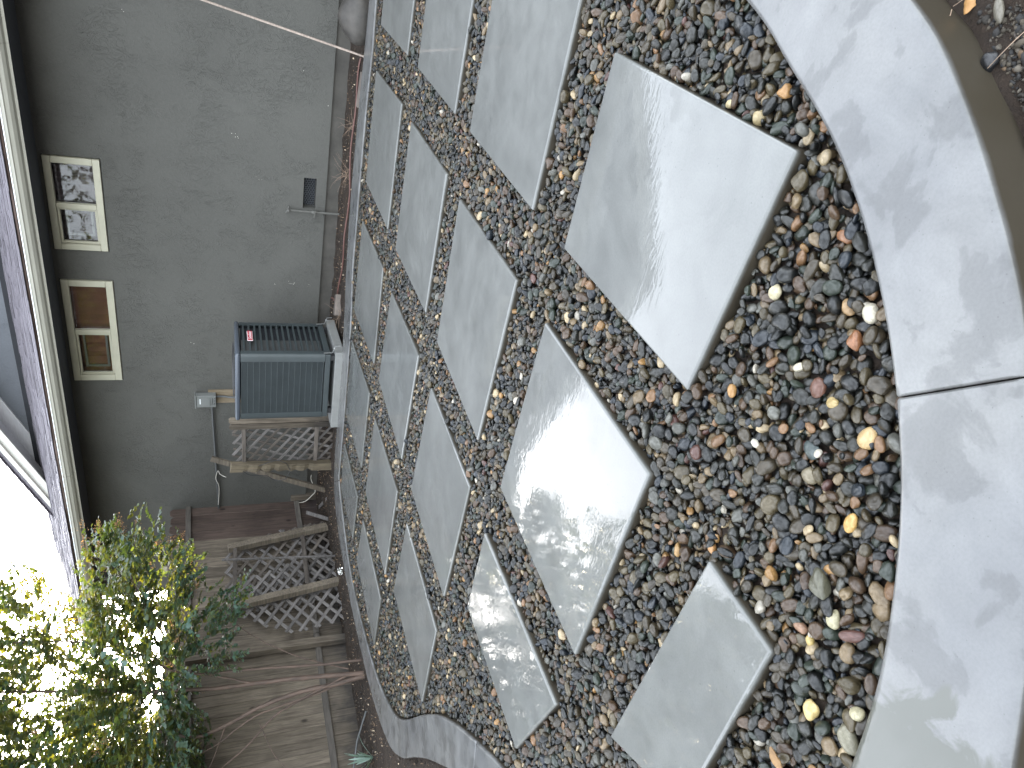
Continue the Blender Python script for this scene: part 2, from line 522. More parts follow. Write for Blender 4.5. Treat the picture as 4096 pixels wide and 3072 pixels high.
tg = NT('window_glass')
gl = tg.n('ShaderNodeBsdfGlossy'); gl.inputs['Roughness'].default_value = 0.02
tr = tg.n('ShaderNodeBsdfTransparent'); tr.inputs['Color'].default_value = (0.85, 0.86, 0.86, 1)
fr = tg.n('ShaderNodeFresnel'); fr.inputs['IOR'].default_value = 1.52
gw = tg.coord('World')
tg.l(tg.bump(tg.noise(gw, 5.0, 2, 0.4), 0.12, 0.01), gl.inputs['Normal'])
mx = tg.n('ShaderNodeMixShader')
tg.l(tg.math('MULTIPLY', fr.outputs[0], 0.95, True), mx.inputs[0]); tg.l(tr.outputs[0], mx.inputs[1]); tg.l(gl.outputs[0], mx.inputs[2])
tg.l(mx.outputs[0], tg.out.inputs['Surface'])
M['glass'] = tg.m

# ------------------------------------------------------------------ outlines of the patio
NEAR_IN = [(-0.30, 5.0), (-0.16, 5.75), (0.024, 6.380), (0.127, 6.622), (0.225, 6.830), (0.339, 7.001), (0.468, 7.148), (0.587, 7.259), (0.721, 7.358),
           (0.885, 7.451), (1.074, 7.533), (1.284, 7.592), (1.60, 7.66), (1.98, 7.66), (2.35, 7.56), (2.72, 7.34), (3.02, 6.93)]
NEAR_OUT = [(-0.55, 5.0), (-0.42, 5.85), (-0.22, 6.46), (-0.044, 6.882), (0.056, 7.049), (0.187, 7.214), (0.319, 7.356), (0.42, 7.436), (0.60, 7.575),
            (0.80, 7.69), (1.03, 7.80), (1.26, 7.87), (1.60, 7.93), (2.03, 7.93), (2.46, 7.82), (2.90, 7.56), (3.25, 7.10)]
FAR_IN = [(-0.30, 1.50), (0.688, 1.50), (1.071, 1.535), (1.431, 1.506), (1.984, 1.509), (2.586, 1.540), (3.085, 1.575), (3.406, 1.68), (3.650, 1.75), (4.0, 1.79),
          (4.461, 1.84), (4.9, 1.885), (5.267, 1.905), (5.508, 1.94), (5.653, 2.329), (5.755, 2.715), (5.790, 3.1), (5.750, 3.5), (5.680, 3.85),
          (5.576, 4.233), (5.432, 4.589), (5.279, 4.85), (5.121, 5.045), (4.877, 5.229), (4.489, 5.445), (4.299, 5.555), (4.026, 5.733),
          (3.788, 5.928), (3.596, 6.111), (3.438, 6.276), (3.298, 6.430), (3.15, 6.63), (3.02, 6.93)]
FAR_OUT = [(-0.50, 1.17), (0.729, 1.185), (1.1, 1.175), (1.475, 1.134), (1.98, 1.118), (2.516, 1.12), (3.121, 1.197), (3.45, 1.28), (3.65, 1.335), (4.056, 1.42),
           (4.5, 1.47), (5.034, 1.51), (5.424, 1.54), (5.80, 1.68), (5.97, 1.93), (6.04, 2.25), (6.07, 2.65), (6.06, 3.1), (6.02, 3.5),
           (5.960, 3.889), (5.846, 4.395), (5.70, 4.76), (5.50, 5.08), (5.199, 5.334), (4.85, 5.53), (4.516, 5.733), (4.256, 5.915),
           (4.02, 6.09), (3.84, 6.26), (3.70, 6.42), (3.56, 6.58), (3.42, 6.80), (3.25, 7.10)]

patio_in = [tuple(p) for p in NEAR_IN] + [tuple(p) for p in FAR_IN[::-1]]
patio_out = [tuple(p) for p in NEAR_OUT] + [tuple(p) for p in FAR_OUT[::-1]]

# ------------------------------------------------------------------ ground
def smooth01(x): x = np.clip(x, 0, 1); return x * x * (3 - 2 * x)


def ground_h(x, y):
    x = np.asarray(x, float); y = np.asarray(y, float)
    h = -0.062 - 0.075 * smooth01((x - 5.9) / 1.3) * smooth01((y - 0.3) / 1.0)
    h = h - 0.035 * smooth01((y - 6.2) / 0.9)
    return h


gx = np.concatenate([[-150, -60, -20, -8, -4, -2.2], np.arange(-1.2, 8.6, 0.055), [9.5, 11, 14, 20, 40, 90, 160]])
gy = np.concatenate([[-160, -60, -20, -8, -4, -1.5], np.arange(-0.3, 8.4, 0.055), [9.2, 10.5, 14, 22, 50, 150]])
GX, GY = np.meshgrid(gx, gy, indexing='ij')
GZ = ground_h(GX, GY)
lump = np.zeros_like(GZ)
for k in range(60):
    fx, fy = rng.uniform(-28, 28, 2); ph = rng.uniform(0, 6.3)
    lump += 0.0016 * np.sin(GX * fx + GY * fy + ph)
GZ = GZ + lump * ((GX > -1.2) & (GX < 8.5) & (GY > -0.3) & (GY < 8.3))
inside = in_poly(GX, GY, patio_out)
GZ[inside] = -0.10
# deep enough never to poke through the pad, the border or the floor of the gravel
ni, nj = GX.shape
vs = np.stack([GX.ravel(), GY.ravel(), GZ.ravel()], 1)
idx = np.arange(ni * nj).reshape(ni, nj)
fs = np.stack([idx[:-1, :-1].ravel(), idx[1:, :-1].ravel(), idx[1:, 1:].ravel(), idx[:-1, 1:].ravel()], 1)
me = bpy.data.meshes.new('ground')
me.from_pydata(vs.tolist(), [], fs.tolist())
me.polygons.foreach_set('use_smooth', [True] * len(me.polygons))
tag(link_mesh('ground', me, M['soil']), kind='structure')

# ------------------------------------------------------------------ concrete border (curb) in sections
def resample_pair(A, B, n):
    a = np.array(catmull(A, 8)); b = np.array(catmull(B, 8))

    def rs(P):
        d = np.r_[0, np.cumsum(np.hypot(*np.diff(P, axis=0).T))]
        t = np.linspace(0, d[-1], n)
        return np.stack([np.interp(t, d, P[:, 0]), np.interp(t, d, P[:, 1])], 1)
    return rs(a), rs(b)


border = empty('concrete_border', (0, 0, 0), label='pale poured concrete border curving all round the pebble patio', cat='border')


def curb_section(IN, OUT, i0, i1, label=None, depth=-0.17):
    """Cross section: rounded shoulders at both edges, 4 mm joint left at each end."""
    prof = []
    r = 0.014
    for k in range(5):
        a = math.pi / 2 * k / 4
        prof.append(('i', r * (1 - math.sin(a)) * 1.0, -r * (1 - math.cos(a))))
    prof = prof[::-1]
    n = i1 - i0 + 1
    V = []; Fc = []
    rows = []
    for i in range(i0, i1 + 1):
        p = IN[i]; q = OUT[i]
        d = q - p; L = np.hypot(*d); d = d / L
        row = [(p[0], p[1], depth)]
        for k in range(6):
            a = math.pi / 2 * k / 5
            o = r * (1 - math.cos(a)); z = -r * (1 - math.sin(a))
            row.append((p[0] + d[0] * o, p[1] + d[1] * o, z))
        for t in (0.10, 0.25, 0.5, 0.75, 0.90):
            row.append((p[0] + d[0] * L * t, p[1] + d[1] * L * t, 0.0))
        for k in range(6):
            a = math.pi / 2 * k / 5
            o = r * (1 - math.sin(a)); z = -r * (1 - math.cos(a))
            row.append((q[0] - d[0] * o, q[1] - d[1] * o, z))
        row.append((q[0] + d[0] * 0.008, q[1] + d[1] * 0.008, -0.055))
        row.append((q[0] + d[0] * 0.02, q[1] + d[1] * 0.02, depth))
        rows.append(row)
    m = len(rows[0])
    # pull in the ends a little so that the joints show as a groove
    for e, s in ((0, 1), (-1, -2)):
        a = np.array(rows[e]); b = np.array(rows[s])
        dd = b - a; Ld = np.linalg.norm(dd, axis=1, keepdims=True)
        a2 = a + dd / Ld * 0.0015
        rows[e] = [tuple(x) for x in a2]
        lip = a2 + dd / Ld * 0.004
        a2[1:-2, 2] -= 0.004
        rows[e] = [tuple(x) for x in a2]
        if e == 0: rows.insert(1, [tuple(x) for x in lip])
        else: rows.insert(len(rows) - 1, [tuple(x) for x in lip])
    for row in rows: V += row
    n = len(rows)
    for i in range(n - 1):
        for k in range(m - 1):
            a = i * m + k
            Fc.append((a, a + 1, a + 1 + m, a + m))
    Fc.append(tuple(range(m))); Fc.append(tuple((n - 1) * m + k for k in range(m))[::-1])
    mb = MB(); mb.add(V, Fc)
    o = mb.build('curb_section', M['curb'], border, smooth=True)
    if label: o['label'] = label
    return o


nI1, nO1 = resample_pair(NEAR_IN[:8], NEAR_OUT[:8], 70)      # up to the visible joint
nI2, nO2 = resample_pair(NEAR_IN[7:], NEAR_OUT[7:], 71)
nI = np.concatenate([nI1, nI2[1:]]); nO = np.concatenate([nO1, nO2[1:]])
fI, fO = resample_pair(FAR_IN, FAR_OUT, 240)


def split(IN, OUT, pts):
    cuts = [0]
    for p in pts:
        d = np.hypot(IN[:, 0] - p[0], IN[:, 1] - p[1]); cuts.append(int(d.argmin()))
    cuts.append(len(IN) - 1)
    for a, b in zip(cuts[:-1], cuts[1:]): curb_section(IN, OUT, a, b)


split(nI, nO, [(0.584, 7.256), (1.95, 7.66)])
split(fI, fO, [(1.42, 1.506), (3.52, 1.72), (5.505, 1.935), (5.15, 5.02), (3.48, 6.24)])
# joint sealant: the dark groove floor below the joints
# ------------------------------------------------------------------ stepping slabs
SLABS = [
    ([(0.254, 5.791), (0.274, 6.753), (0.950, 6.713), (0.940, 5.794)], 'large rain-wet square slab nearest the curved curb, mirroring white sky'),
    ([(1.254, 5.795), (1.264, 6.697), (2.150, 6.686), (2.143, 5.776)], 'wet slab mirroring white sky and dark tree leaves along one side'),
    ([(1.270, 7.036), (1.273, 7.320), (1.95, 7.34), (2.159, 6.996)], 'narrow wet slab with one bright wet tip nearest the bottom curb'),
    ([(-0.02, 4.47), (-0.02, 5.44), (0.932, 5.438), (0.894, 4.462)], 'dull grey slab between the big mirror-wet slab and the photo edge'),
    ([(1.246, 4.480), (1.248, 5.438), (2.161, 5.408), (2.119, 4.511)], 'matt grey diamond slab in the centre of the pebble bed'),
    ([(2.429, 4.546), (2.443, 5.436), (3.317, 5.428), (3.301, 4.503)], 'grey slab with a small bright wet glint near its lower corner, left of centre'),
    ([(2.476, 5.736), (2.452, 6.689), (3.000, 6.55), (3.010, 5.751)], 'narrow slab speckled with leaf reflections beside the S-shaped curb bend'),
    ([(-0.02, 3.20), (-0.02, 4.16), (0.888, 4.155), (0.852, 3.197)], 'grey slab with a faint pale line, second from the house on the boulder side'),
    ([(1.192, 3.197), (1.211, 4.180), (2.102, 4.191), (2.113, 3.202)], 'plain grey slab in the third row out from the foundation vent'),
    ([(2.444, 3.244), (2.425, 4.185), (3.317, 4.173), (3.283, 3.188)], 'grey slab crossed by a thin white line in front of the condenser'),
    ([(3.660, 3.217), (3.616, 4.186), (4.485, 4.214), (4.489, 3.226)], 'grey slab in front of the broken lattice post, second row from house'),
    ([(3.601, 4.526), (3.624, 5.430), (4.313, 5.460), (4.344, 4.491)], 'short grey slab with watermarks near the inner curb bend'),
    ([(-0.02, 1.80), (-0.02, 2.86), (0.845, 2.851), (0.823, 1.824)], 'grey slab beside the border in front of the boulder'),
    ([(1.165, 1.808), (1.162, 2.855), (2.099, 2.869), (2.091, 1.830)], 'grey slab along the far curb in front of the foundation vent'),
    ([(2.448, 1.842), (2.427, 2.870), (3.286, 2.942), (3.364, 1.849)], 'grey slab along the far curb between vent and condenser'),
    ([(3.692, 1.888), (3.617, 2.903), (4.444, 2.947), (4.55, 1.96)], 'grey slab cut close against the far curb before the condenser pad'),
    ([(4.890, 2.02), (4.826, 2.921), (5.394, 2.935), (5.45, 2.10)], 'smallest far corner slab with a short white chalk line'),
    ([(4.815, 3.257), (4.803, 4.186), (5.383, 4.210), (5.386, 3.218)], 'narrow slab next to the far curb in front of the leaning lattice'),
]
for quad, lab in SLABS:
    cx = sum(p[0] for p in quad) / 4; cy = sum(p[1] for p in quad) / 4
    mb = MB(); mb.prism([(p[0] - cx, p[1] - cy) for p in quad], -0.11, 0.0)
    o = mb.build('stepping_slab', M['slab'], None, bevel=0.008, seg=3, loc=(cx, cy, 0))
    # a hair of tilt keeps neighbouring sheets of water from mirroring alike
    o.rotation_euler = (random.uniform(-1, 1) * 0.0016, random.uniform(-1, 1) * 0.0016, 0)
    tag(o, lab, 'paving slab', 'stepping slabs set in the pebble bed')

# ------------------------------------------------------------------ pebbles
PALETTE = [((0.010, 0.011, 0.010), 20), ((0.022, 0.022, 0.017), 17), ((0.052, 0.040, 0.023), 17), ((0.016, 0.021, 0.027), 8), ((0.028, 0.037, 0.026), 9),
           ((0.090, 0.070, 0.036), 12), ((0.080, 0.048, 0.026), 10), ((0.11, 0.108, 0.090), 4), ((0.19, 0.135, 0.072), 4.8), ((0.22, 0.12, 0.055), 1.8),
           ((0.36, 0.20, 0.07), 0.9), ((0.10, 0.045, 0.034), 0.9), ((0.44, 0.34, 0.20), 1.8), ((0.52, 0.47, 0.38), 0.6)]
PNAMES = ['charcoal', 'dark grey', 'brown-grey', 'slate blue', 'dark green-grey', 'olive-brown', 'brown', 'light grey', 'tan', 'orange-brown', 'amber', 'rust-red', 'cream', 'white']
pw = np.array([p[1] for p in PALETTE]); pw = pw / pw.sum()


def pebble_mesh(name, seed, angular=0.0):
    bm = bmesh.new()
    bmesh.ops.create_icosphere(bm, subdivisions=3 if angular < 0.3 else 2, radius=1.0)
    r = random.Random(seed)
    waves = [(Vector((r.uniform(-1, 1), r.uniform(-1, 1), r.uniform(-1, 1))) * r.uniform(1.0, 2.6), r.uniform(0, 6.3), r.uniform(0.03, 0.10)) for _ in range(7)]
    cuts = [(Vector((r.gauss(0, 1), r.gauss(0, 1), r.gauss(0, 1))).normalized(), r.uniform(0.62, 0.9)) for _ in range(int(2 + angular * 8))]
    for v in bm.verts:
        c = v.co.copy()
        s = 1.0
        for w, ph, a in waves: s += a * math.sin(c.dot(w) * 1.6 + ph)
        c *= s
        for nrm, d in cuts:
            e = c.dot(nrm) - d
            if e > 0: c -= nrm * e * (0.55 + 0.4 * angular)
        v.co = c
    me = bpy.data.meshes.new(name)
    bm.to_mesh(me); bm.free()
    me.polygons.foreach_set('use_smooth', [True] * len(me.polygons))
    return me


PM = [pebble_mesh('pebble', 100 + i, 0.0 if i < 9 else 0.7) for i in range(13)]
for m_ in PM: m_.materials.append(M['peb_obj'])
NP = len(PM)

RES = 0.0055
X0, Y0, X1, Y1 = -0.35, 1.4, 6.0, 7.75
NX = int((X1 - X0) / RES); NY = int((Y1 - Y0) / RES)
gxs = X0 + (np.arange(NX) + 0.5) * RES; gys = Y0 + (np.arange(NY) + 0.5) * RES
QX, QY = np.meshgrid(gxs, gys, indexing='ij')
okm = in_poly(QX, QY, [tuple(p) for p in nI] + [tuple(p) for p in fI[::-1]])
for quad, _ in SLABS:
    qx = sum(p[0] for p in quad) / 4; qy = sum(p[1] for p in quad) / 4
    okm &= ~in_poly(QX, QY, [(p[0] + (0.006 if p[0] < qx else -0.006), p[1] + (0.006 if p[1] < qy else -0.006)) for p in quad])
BASE = -0.062
H = np.where(okm, BASE, 5.0).astype(np.float32)
RAISE = 0.015                                   # the whole bed is lifted to just below the slab tops
# footprints, quantised
SZ = [0.0075, 0.0095, 0.012, 0.015, 0.0185, 0.023]
ASP = [(0.78, 0.50), (0.62, 0.42), (0.90, 0.62)]
FOOT = {}
for si, a in enumerate(SZ):
    for ai, (rb, rc) in enumerate(ASP):
        for ki in range(8):
            th = math.pi * ki / 8
            R_ = int(a / RES) + 1
            ii, jj = np.meshgrid(np.arange(-R_, R_ + 1), np.arange(-R_, R_ + 1), indexing='ij')
            xx = ii * RES; yy = jj * RES
            u = (xx * math.cos(th) + yy * math.sin(th)) / a; v = (-xx * math.sin(th) + yy * math.cos(th)) / (a * rb)
            q = 1 - u * u - v * v
            m_ = q > 0
            FOOT[(si, ai, ki)] = (ii[m_] * NY + jj[m_], (np.sqrt(q[m_]) * a * rc).astype(np.float32))
Hf = H.ravel()
cand = np.flatnonzero(okm.ravel())
cx_ = cand // NY; cy_ = cand % NY
good = (cx_ > 6) & (cx_ < NX - 6) & (cy_ > 6) & (cy_ < NY - 6)
cand = cand[good]
# hidden corner of the bed left of the frame and the strip beyond the photo get fewer pebbles
px_ = X0 + (cand // NY + 0.5) * RES; py_ = Y0 + (cand % NY + 0.5) * RES
dist = np.hypot(px_ - 0.0, py_ - 8.05)
NPEB = 43000
area = len(cand) * RES * RES
peb = []
szp_near = np.array([0.07, 0.15, 0.26, 0.28, 0.18, 0.06])
pick = rng.integers(0, len(cand), size=(NPEB, 6))
sis = rng.choice(6, NPEB, p=szp_near); ais = rng.choice(3, NPEB, p=[0.38, 0.42, 0.20]); kis = rng.integers(0, 8, NPEB)
# big ones last so that they lie on top
for i in range(NPEB):
    idxs, prof = FOOT[(sis[i], ais[i], kis[i])]
    best = None
    for j in pick[i]:
        c = cand[j]
        z = float((Hf[c + idxs] + prof).max())
        if best is None or z < best[0]: best = (z, c)
    z, c = best
    if z > 0.012: continue
    a = SZ[sis[i]]
    zb = z - 0.22 * a
    if zb + a * ASP[ais[i]][1] > 0.012: continue
    Hf[c + idxs] = np.maximum(Hf[c + idxs], zb + prof)
    peb.append((X0 + (c // NY + 0.5) * RES, Y0 + (c % NY + 0.5) * RES, zb, a, ais[i], math.pi * kis[i] / 8))
peb = np.array([p for p in peb])
peb[:, 2] += RAISE
print('pebbles', len(peb), 'mean surface', float(Hf[cand].mean()))
ncol = rng.choice(len(PALETTE), len(peb), p=pw)
tint = np.array([PALETTE[k][0] for k in ncol]) * rng.uniform(0.75, 1.3, (len(peb), 1))
scale = np.stack([peb[:, 3] * 1.12, peb[:, 3] * 1.12 * np.array([ASP[int(a)][0] for a in peb[:, 4]]), peb[:, 3] * 1.12 * np.array([ASP[int(a)][1] for a in peb[:, 4]])], 1)
rots = np.stack([rng.normal(0, 0.5, len(peb)), rng.normal(0, 0.5, len(peb)), peb[:, 5]], 1)
variant = rng.choice(NP, len(peb), p=np.array([1.0] * 9 + [0.45] * 4) / (9 + 1.8))

# stones of the photograph that stand out: (x, y, colour, long half-axis, width, height, turn, label)
NOTABLE = [
    (0.702, 7.235, (0.62, 0.43, 0.20), 0.0285, 0.0205, 0.017, 0.5, 'big cream and amber egg-shaped pebble beside the curved curb, largest of the light ones'),
    (0.575, 6.847, (0.66, 0.58, 0.38), 0.0180, 0.0150, 0.012, 0.3, 'cream oval pebble alone near the tip side of the mirror-wet slab'),
    (0.486, 7.105, (0.68, 0.62, 0.48), 0.0210, 0.0150, 0.013, 0.9, 'pale cream block-shaped pebble touching the curved curb'),
    (0.506, 7.045, (0.42, 0.27, 0.13), 0.0180, 0.0150, 0.012, 1.2, 'tan wedge pebble just before the cream block-shaped one'),
    (0.555, 7.106, (0.30, 0.13, 0.055), 0.0230, 0.0150, 0.014, 0.55, 'smooth reddish orange oval pebble near the curved curb'),
    (0.680, 7.006, (0.62, 0.56, 0.42), 0.0200, 0.0110, 0.010, 2.3, 'whitish bone-shaped pebble among dark stones'),
    (0.690, 7.079, (0.16, 0.075, 0.05), 0.0250, 0.0220, 0.017, 0.2, 'chunky rust-brown angular rock between smooth pebbles'),
    (0.850, 6.855, (0.45, 0.25, 0.09), 0.0175, 0.0140, 0.012, 0.7, 'speckled orange pebble beyond the mirror slab corner'),
    (0.689, 7.134, (0.50, 0.37, 0.16), 0.0175, 0.0140, 0.012, 1.9, 'yellow round pebble behind the rust-brown rock'),
    (0.818, 7.131, (0.075, 0.095, 0.09), 0.0290, 0.0190, 0.009, 2.0, 'large flat green-grey stone lying tilted on the others'),
    (0.916, 6.986, (0.68, 0.64, 0.52), 0.0120, 0.0080, 0.008, 1.5, 'tiny white oval pebble in mid bed'),
    (0.867, 7.159, (0.24, 0.20, 0.13), 0.0210, 0.0170, 0.014, 1.6, 'speckled tan-grey pebble like a small potato'),
    (0.865, 7.310, (0.62, 0.38, 0.12), 0.0200, 0.0130, 0.012, 0.4, 'bright yellow-orange oval pebble near the curved curb'),
    (1.038, 7.327, (0.105, 0.10, 0.065), 0.0360, 0.0220, 0.017, 0.8, 'long bent olive stone, largest of the dark ones'),
    (1.076, 7.384, (0.52, 0.47, 0.30), 0.0230, 0.0165, 0.013, 0.5, 'pitted cream oval pebble beside the long olive stone'),
    (1.174, 7.331, (0.36, 0.21, 0.13), 0.0190, 0.0130, 0.012, 1.9, 'pinkish tan pebble by the narrow bright-tipped slab'),
    (1.176, 7.366, (0.62, 0.46, 0.17), 0.0130, 0.0110, 0.010, 0.9, 'small lemon-yellow pebble under the pinkish tan one'),
    (1.300, 7.454, (0.66, 0.50, 0.21), 0.0270, 0.0195, 0.016, 0.3, 'big smooth lemon-yellow pebble beside the narrow slab'),
    (1.190, 7.535, (0.50, 0.45, 0.28), 0.0160, 0.0155, 0.013, 0.3, 'round pale yellow pitted pebble touching the curb'),
    (1.252, 7.553, (0.24, 0.22, 0.15), 0.0290, 0.0190, 0.016, 1.3, 'big mottled olive-grey oval stone against the curb'),
    (1.259, 7.006, (0.46, 0.24, 0.09), 0.0180, 0.0110, 0.013, 1.0, 'rough orange pebble at the far tip of the narrow slab'),
    (1.372, 6.905, (0.42, 0.25, 0.09), 0.0210, 0.0120, 0.012, 0.5, 'ochre wedge-shaped chip between two slabs'),
    (0.179, 6.621, (0.44, 0.24, 0.09), 0.0190, 0.0170, 0.014, 0.5, 'warm orange rounded pebble near the upper curb stretch'),
    (0.251, 6.559, (0.48, 0.38, 0.20), 0.0200, 0.0185, 0.015, 0.3, 'shiny tan-yellow round pebble near the upper curb stretch'),
    (0.250, 6.436, (0.60, 0.50, 0.28), 0.0165, 0.0110, 0.010, 2.1, 'cream oblong pebble close to the mirror slab edge'),
    (0.387, 6.954, (0.25, 0.11, 0.045), 0.0210, 0.0160, 0.013, 1.5, 'rust-orange angular stone close to the curved curb'),
    (0.087, 6.287, (0.018, 0.022, 0.028), 0.0210, 0.0160, 0.013, 0.5, 'glossy black pebble reflecting the sky near the curb'),
]
ptop = peb[:, 2] + scale[:, 2]


def surf(x, y):
    i = int((x - X0) / RES); j = int((y - Y0) / RES)
    w = H[max(i - 2, 0):i + 3, max(j - 2, 0):j + 3]
    w = w[w < 1]
    return float(w.mean()) + RAISE if w.size else -0.02


GRP = 'loose wet river pebbles filling the bed between the slabs'
keep = np.ones(len(peb), bool)
for (x, y, col, a, b, c, rz, lab) in NOTABLE:
    d = np.hypot((peb[:, 0] - x), (peb[:, 1] - y))
    keep &= ~((d < 0.62 * (a + b) / 2 + 0.3 * peb[:, 3]) & (ptop > surf(x, y) - 0.012))
for k, (x, y, col, a, b, c, rz, lab) in enumerate(NOTABLE):
    ang = any(w in lab for w in ('angular', 'chunky', 'chip', 'rough', 'bone'))
    o = bpy.data.objects.new('pebble', PM[(9 + k % 4) if ang else k % 9])
    C.objects.link(o)
    o.location = (x, y, surf(x, y) + 0.42 * c)
    o.scale = (a, b, c)
    o.rotation_euler = (random.uniform(-.15, .15), random.uniform(-.15, .15), rz)
    o.color = (*col, 1)
    tag(o, lab, 'pebble', GRP)
ids = np.flatnonzero(keep)
peb = peb[ids]; tint = tint[ids]; scale = scale[ids]; rots = rots[ids]; variant = variant[ids]; ncol = ncol[ids]
# the largest-showing ones as single objects
D3 = np.sqrt(peb[:, 0] ** 2 + (peb[:, 1] - 8.05) ** 2 + (1.18) ** 2)
szv = scale[:, 0] * np.sqrt(scale[:, 1] / scale[:, 0]) / D3
surface = RAISE + Hf.reshape(NX, NY)[np.clip(((peb[:, 0] - X0) / RES).astype(int), 0, NX - 1), np.clip(((peb[:, 1] - Y0) / RES).astype(int), 0, NY - 1)]
vis = (peb[:, 2] + scale[:, 2] > surface - 0.004)
# must lie inside the photograph
P3 = np.stack([peb[:, 0], peb[:, 1] - 8.05, np.full(len(peb), -1.2)], 1)
dz = P3 @ np.array(F); sx = P3 @ np.array(X) / dz; sy = P3 @ np.array(Y) / dz
vis &= (np.abs(sx) < 0.705) & (np.abs(sy) < 0.53)
score = np.where(vis, szv, 0)
top = np.argsort(-score)[:270]
SHORT = ['cream-amber egg-shaped pebble', 'lone cream oval pebble', 'cream block-shaped pebble', 'tan wedge pebble', 'reddish orange oval pebble', 'bone-shaped whitish pebble',
         'rust-brown angular rock', 'speckled orange pebble', 'yellow round pebble', 'large flat green-grey stone', 'tiny white oval pebble', 'speckled tan-grey pebble',
         'yellow-orange oval pebble', 'long bent olive stone', 'pitted cream oval pebble', 'pinkish tan pebble', 'small lemon-yellow pebble', 'big lemon-yellow pebble', 'round pale yellow pebble',
         'big mottled olive-grey stone', 'rough orange pebble', 'ochre chip', 'warm orange pebble', 'tan-yellow shiny pebble', 'cream oblong pebble', 'rust-orange angular stone', 'glossy black pebble']


def image_xy(x, y, z=0.0):
    v = np.array([x, y - 8.05, z - 1.18]); d_ = v @ np.array(F)
    return v @ np.array(X) / d_ * 0.6958, v @ np.array(Y) / d_ * 0.6958      # in picture widths: right, up


NXY = [image_xy(q[0], q[1]) for q in NOTABLE]
used_labels = {}
todo = []
for k in top:
    ix, iy = image_xy(peb[k, 0], peb[k, 1])
    ds = sorted((math.hypot(ix - a, iy - b), q) for q, (a, b) in enumerate(NXY))
    d0, q0 = ds[0]
    dx, dy = ix - NXY[q0][0], iy - NXY[q0][1]
    side = ('right of' if dx > 0 else 'left of') if abs(dx) > abs(dy) else ('above' if dy > 0 else 'below')
    far = 'touching side, just ' if d0 < 0.022 else ('a few stones ' if d0 < 0.06 else 'well ')
    far = far.replace('touching side, just ', 'close ')
    big = 'big ' if scale[k, 0] > 0.022 else ''
    shp = ['oval', 'long narrow', 'round'][int(peb[k, 4])]
    lab = '%s%s %s pebble %s%s the %s' % (big, PNAMES[ncol[k]], shp, far, side, SHORT[q0])
    used_labels[lab] = used_labels.get(lab, 0) + 1
    todo.append((k, lab))
for k, lab in todo:
    o = bpy.data.objects.new('pebble', PM[variant[k]])
    C.objects.link(o)
    o.location = tuple(peb[k, :3]); o.scale = tuple(scale[k]); o.rotation_euler = tuple(rots[k]); o.color = (*tint[k], 1)
    tag(o, lab, 'pebble', GRP)
rest = np.ones(len(peb), bool); rest[top] = False
# everything else: one object, instanced pebbles
me = bpy.data.meshes.new('pebble_bed')
me.from_pydata(peb[rest, :3].tolist(), [], [])


def attr(me, name, typ, data):
    a = me.attributes.new(name, typ, 'POINT')
    key = {'FLOAT_VECTOR': 'vector', 'FLOAT_COLOR': 'color', 'INT': 'value', 'FLOAT': 'value'}[typ]
    a.data.foreach_set(key, np.ascontiguousarray(data).ravel())


attr(me, 'p_scale', 'FLOAT_VECTOR', scale[rest].astype(np.float32))
attr(me, 'p_rot', 'FLOAT_VECTOR', rots[rest].astype(np.float32))
attr(me, 'p_kind', 'INT', variant[rest].astype(np.int32))
attr(me, 'tint', 'FLOAT_COLOR', np.concatenate([tint[rest], np.ones((rest.sum(), 1))], 1).astype(np.float32))
bed = link_mesh('pebble_bed', me)
tag(bed, 'mass of small wet multicoloured river pebbles filling the gaps between all slabs', 'pebble bed', kind='stuff')


def instancer(ob, meshes, mat):
    ng = bpy.data.node_groups.new('scatter', 'GeometryNodeTree')
    ng.interface.new_socket('Geometry', in_out='INPUT', socket_type='NodeSocketGeometry')
    ng.interface.new_socket('Geometry', in_out='OUTPUT', socket_type='NodeSocketGeometry')
    N_ = ng.nodes; L_ = ng.links
    gi = N_.new('NodeGroupInput'); go = N_.new('NodeGroupOutput')
    jn = N_.new('GeometryNodeJoinGeometry')
    oinf = []
    for k, m_ in enumerate(meshes):
        src = bpy.data.objects.new('pebble_source', m_)      # never linked to the scene: only a source for instances
        oi = N_.new('GeometryNodeObjectInfo')
        oi.inputs['Object'].default_value = src
        oi.inputs['As Instance'].default_value = True
        oinf.append(oi)
    for oi in reversed(oinf): L_.new(oi.outputs['Geometry'], jn.inputs[0])
    ip = N_.new('GeometryNodeInstanceOnPoints')
    ip.inputs['Pick Instance'].default_value = True
    L_.new(gi.outputs[0], ip.inputs['Points']); L_.new(jn.outputs[0], ip.inputs['Instance'])

    def na(name, typ):
        nd = N_.new('GeometryNodeInputNamedAttribute'); nd.data_type = typ
        nd.inputs['Name'].default_value = name
        return [s for s in nd.outputs if s.enabled][0]
    L_.new(na('p_kind', 'INT'), ip.inputs['Instance Index'])
    er = N_.new('FunctionNodeEulerToRotation')
    L_.new(na('p_rot', 'FLOAT_VECTOR'), er.inputs[0])
    L_.new(er.outputs[0], ip.inputs['Rotation'])
    L_.new(na('p_scale', 'FLOAT_VECTOR'), ip.inputs['Scale'])
    sm = N_.new('GeometryNodeSetMaterial'); sm.inputs['Material'].default_value = mat
    L_.new(ip.outputs[0], sm.inputs[0])
    L_.new(sm.outputs[0], go.inputs[0])
    md = ob.modifiers.new('scatter', 'NODES'); md.node_group = ng


PM2 = []
for m_ in PM:
    c_ = m_.copy(); c_.materials.clear(); c_.materials.append(M['peb_inst']); PM2.append(c_)
instancer(bed, PM2, M['peb_inst'])
# bed floor
mb = MB()
mb.add([(p[0], p[1], -0.049) for p in patio_in], [tuple(range(len(patio_in)))])
o = mb.build('gravel_floor', M['soil']); tag(o, kind='structure')

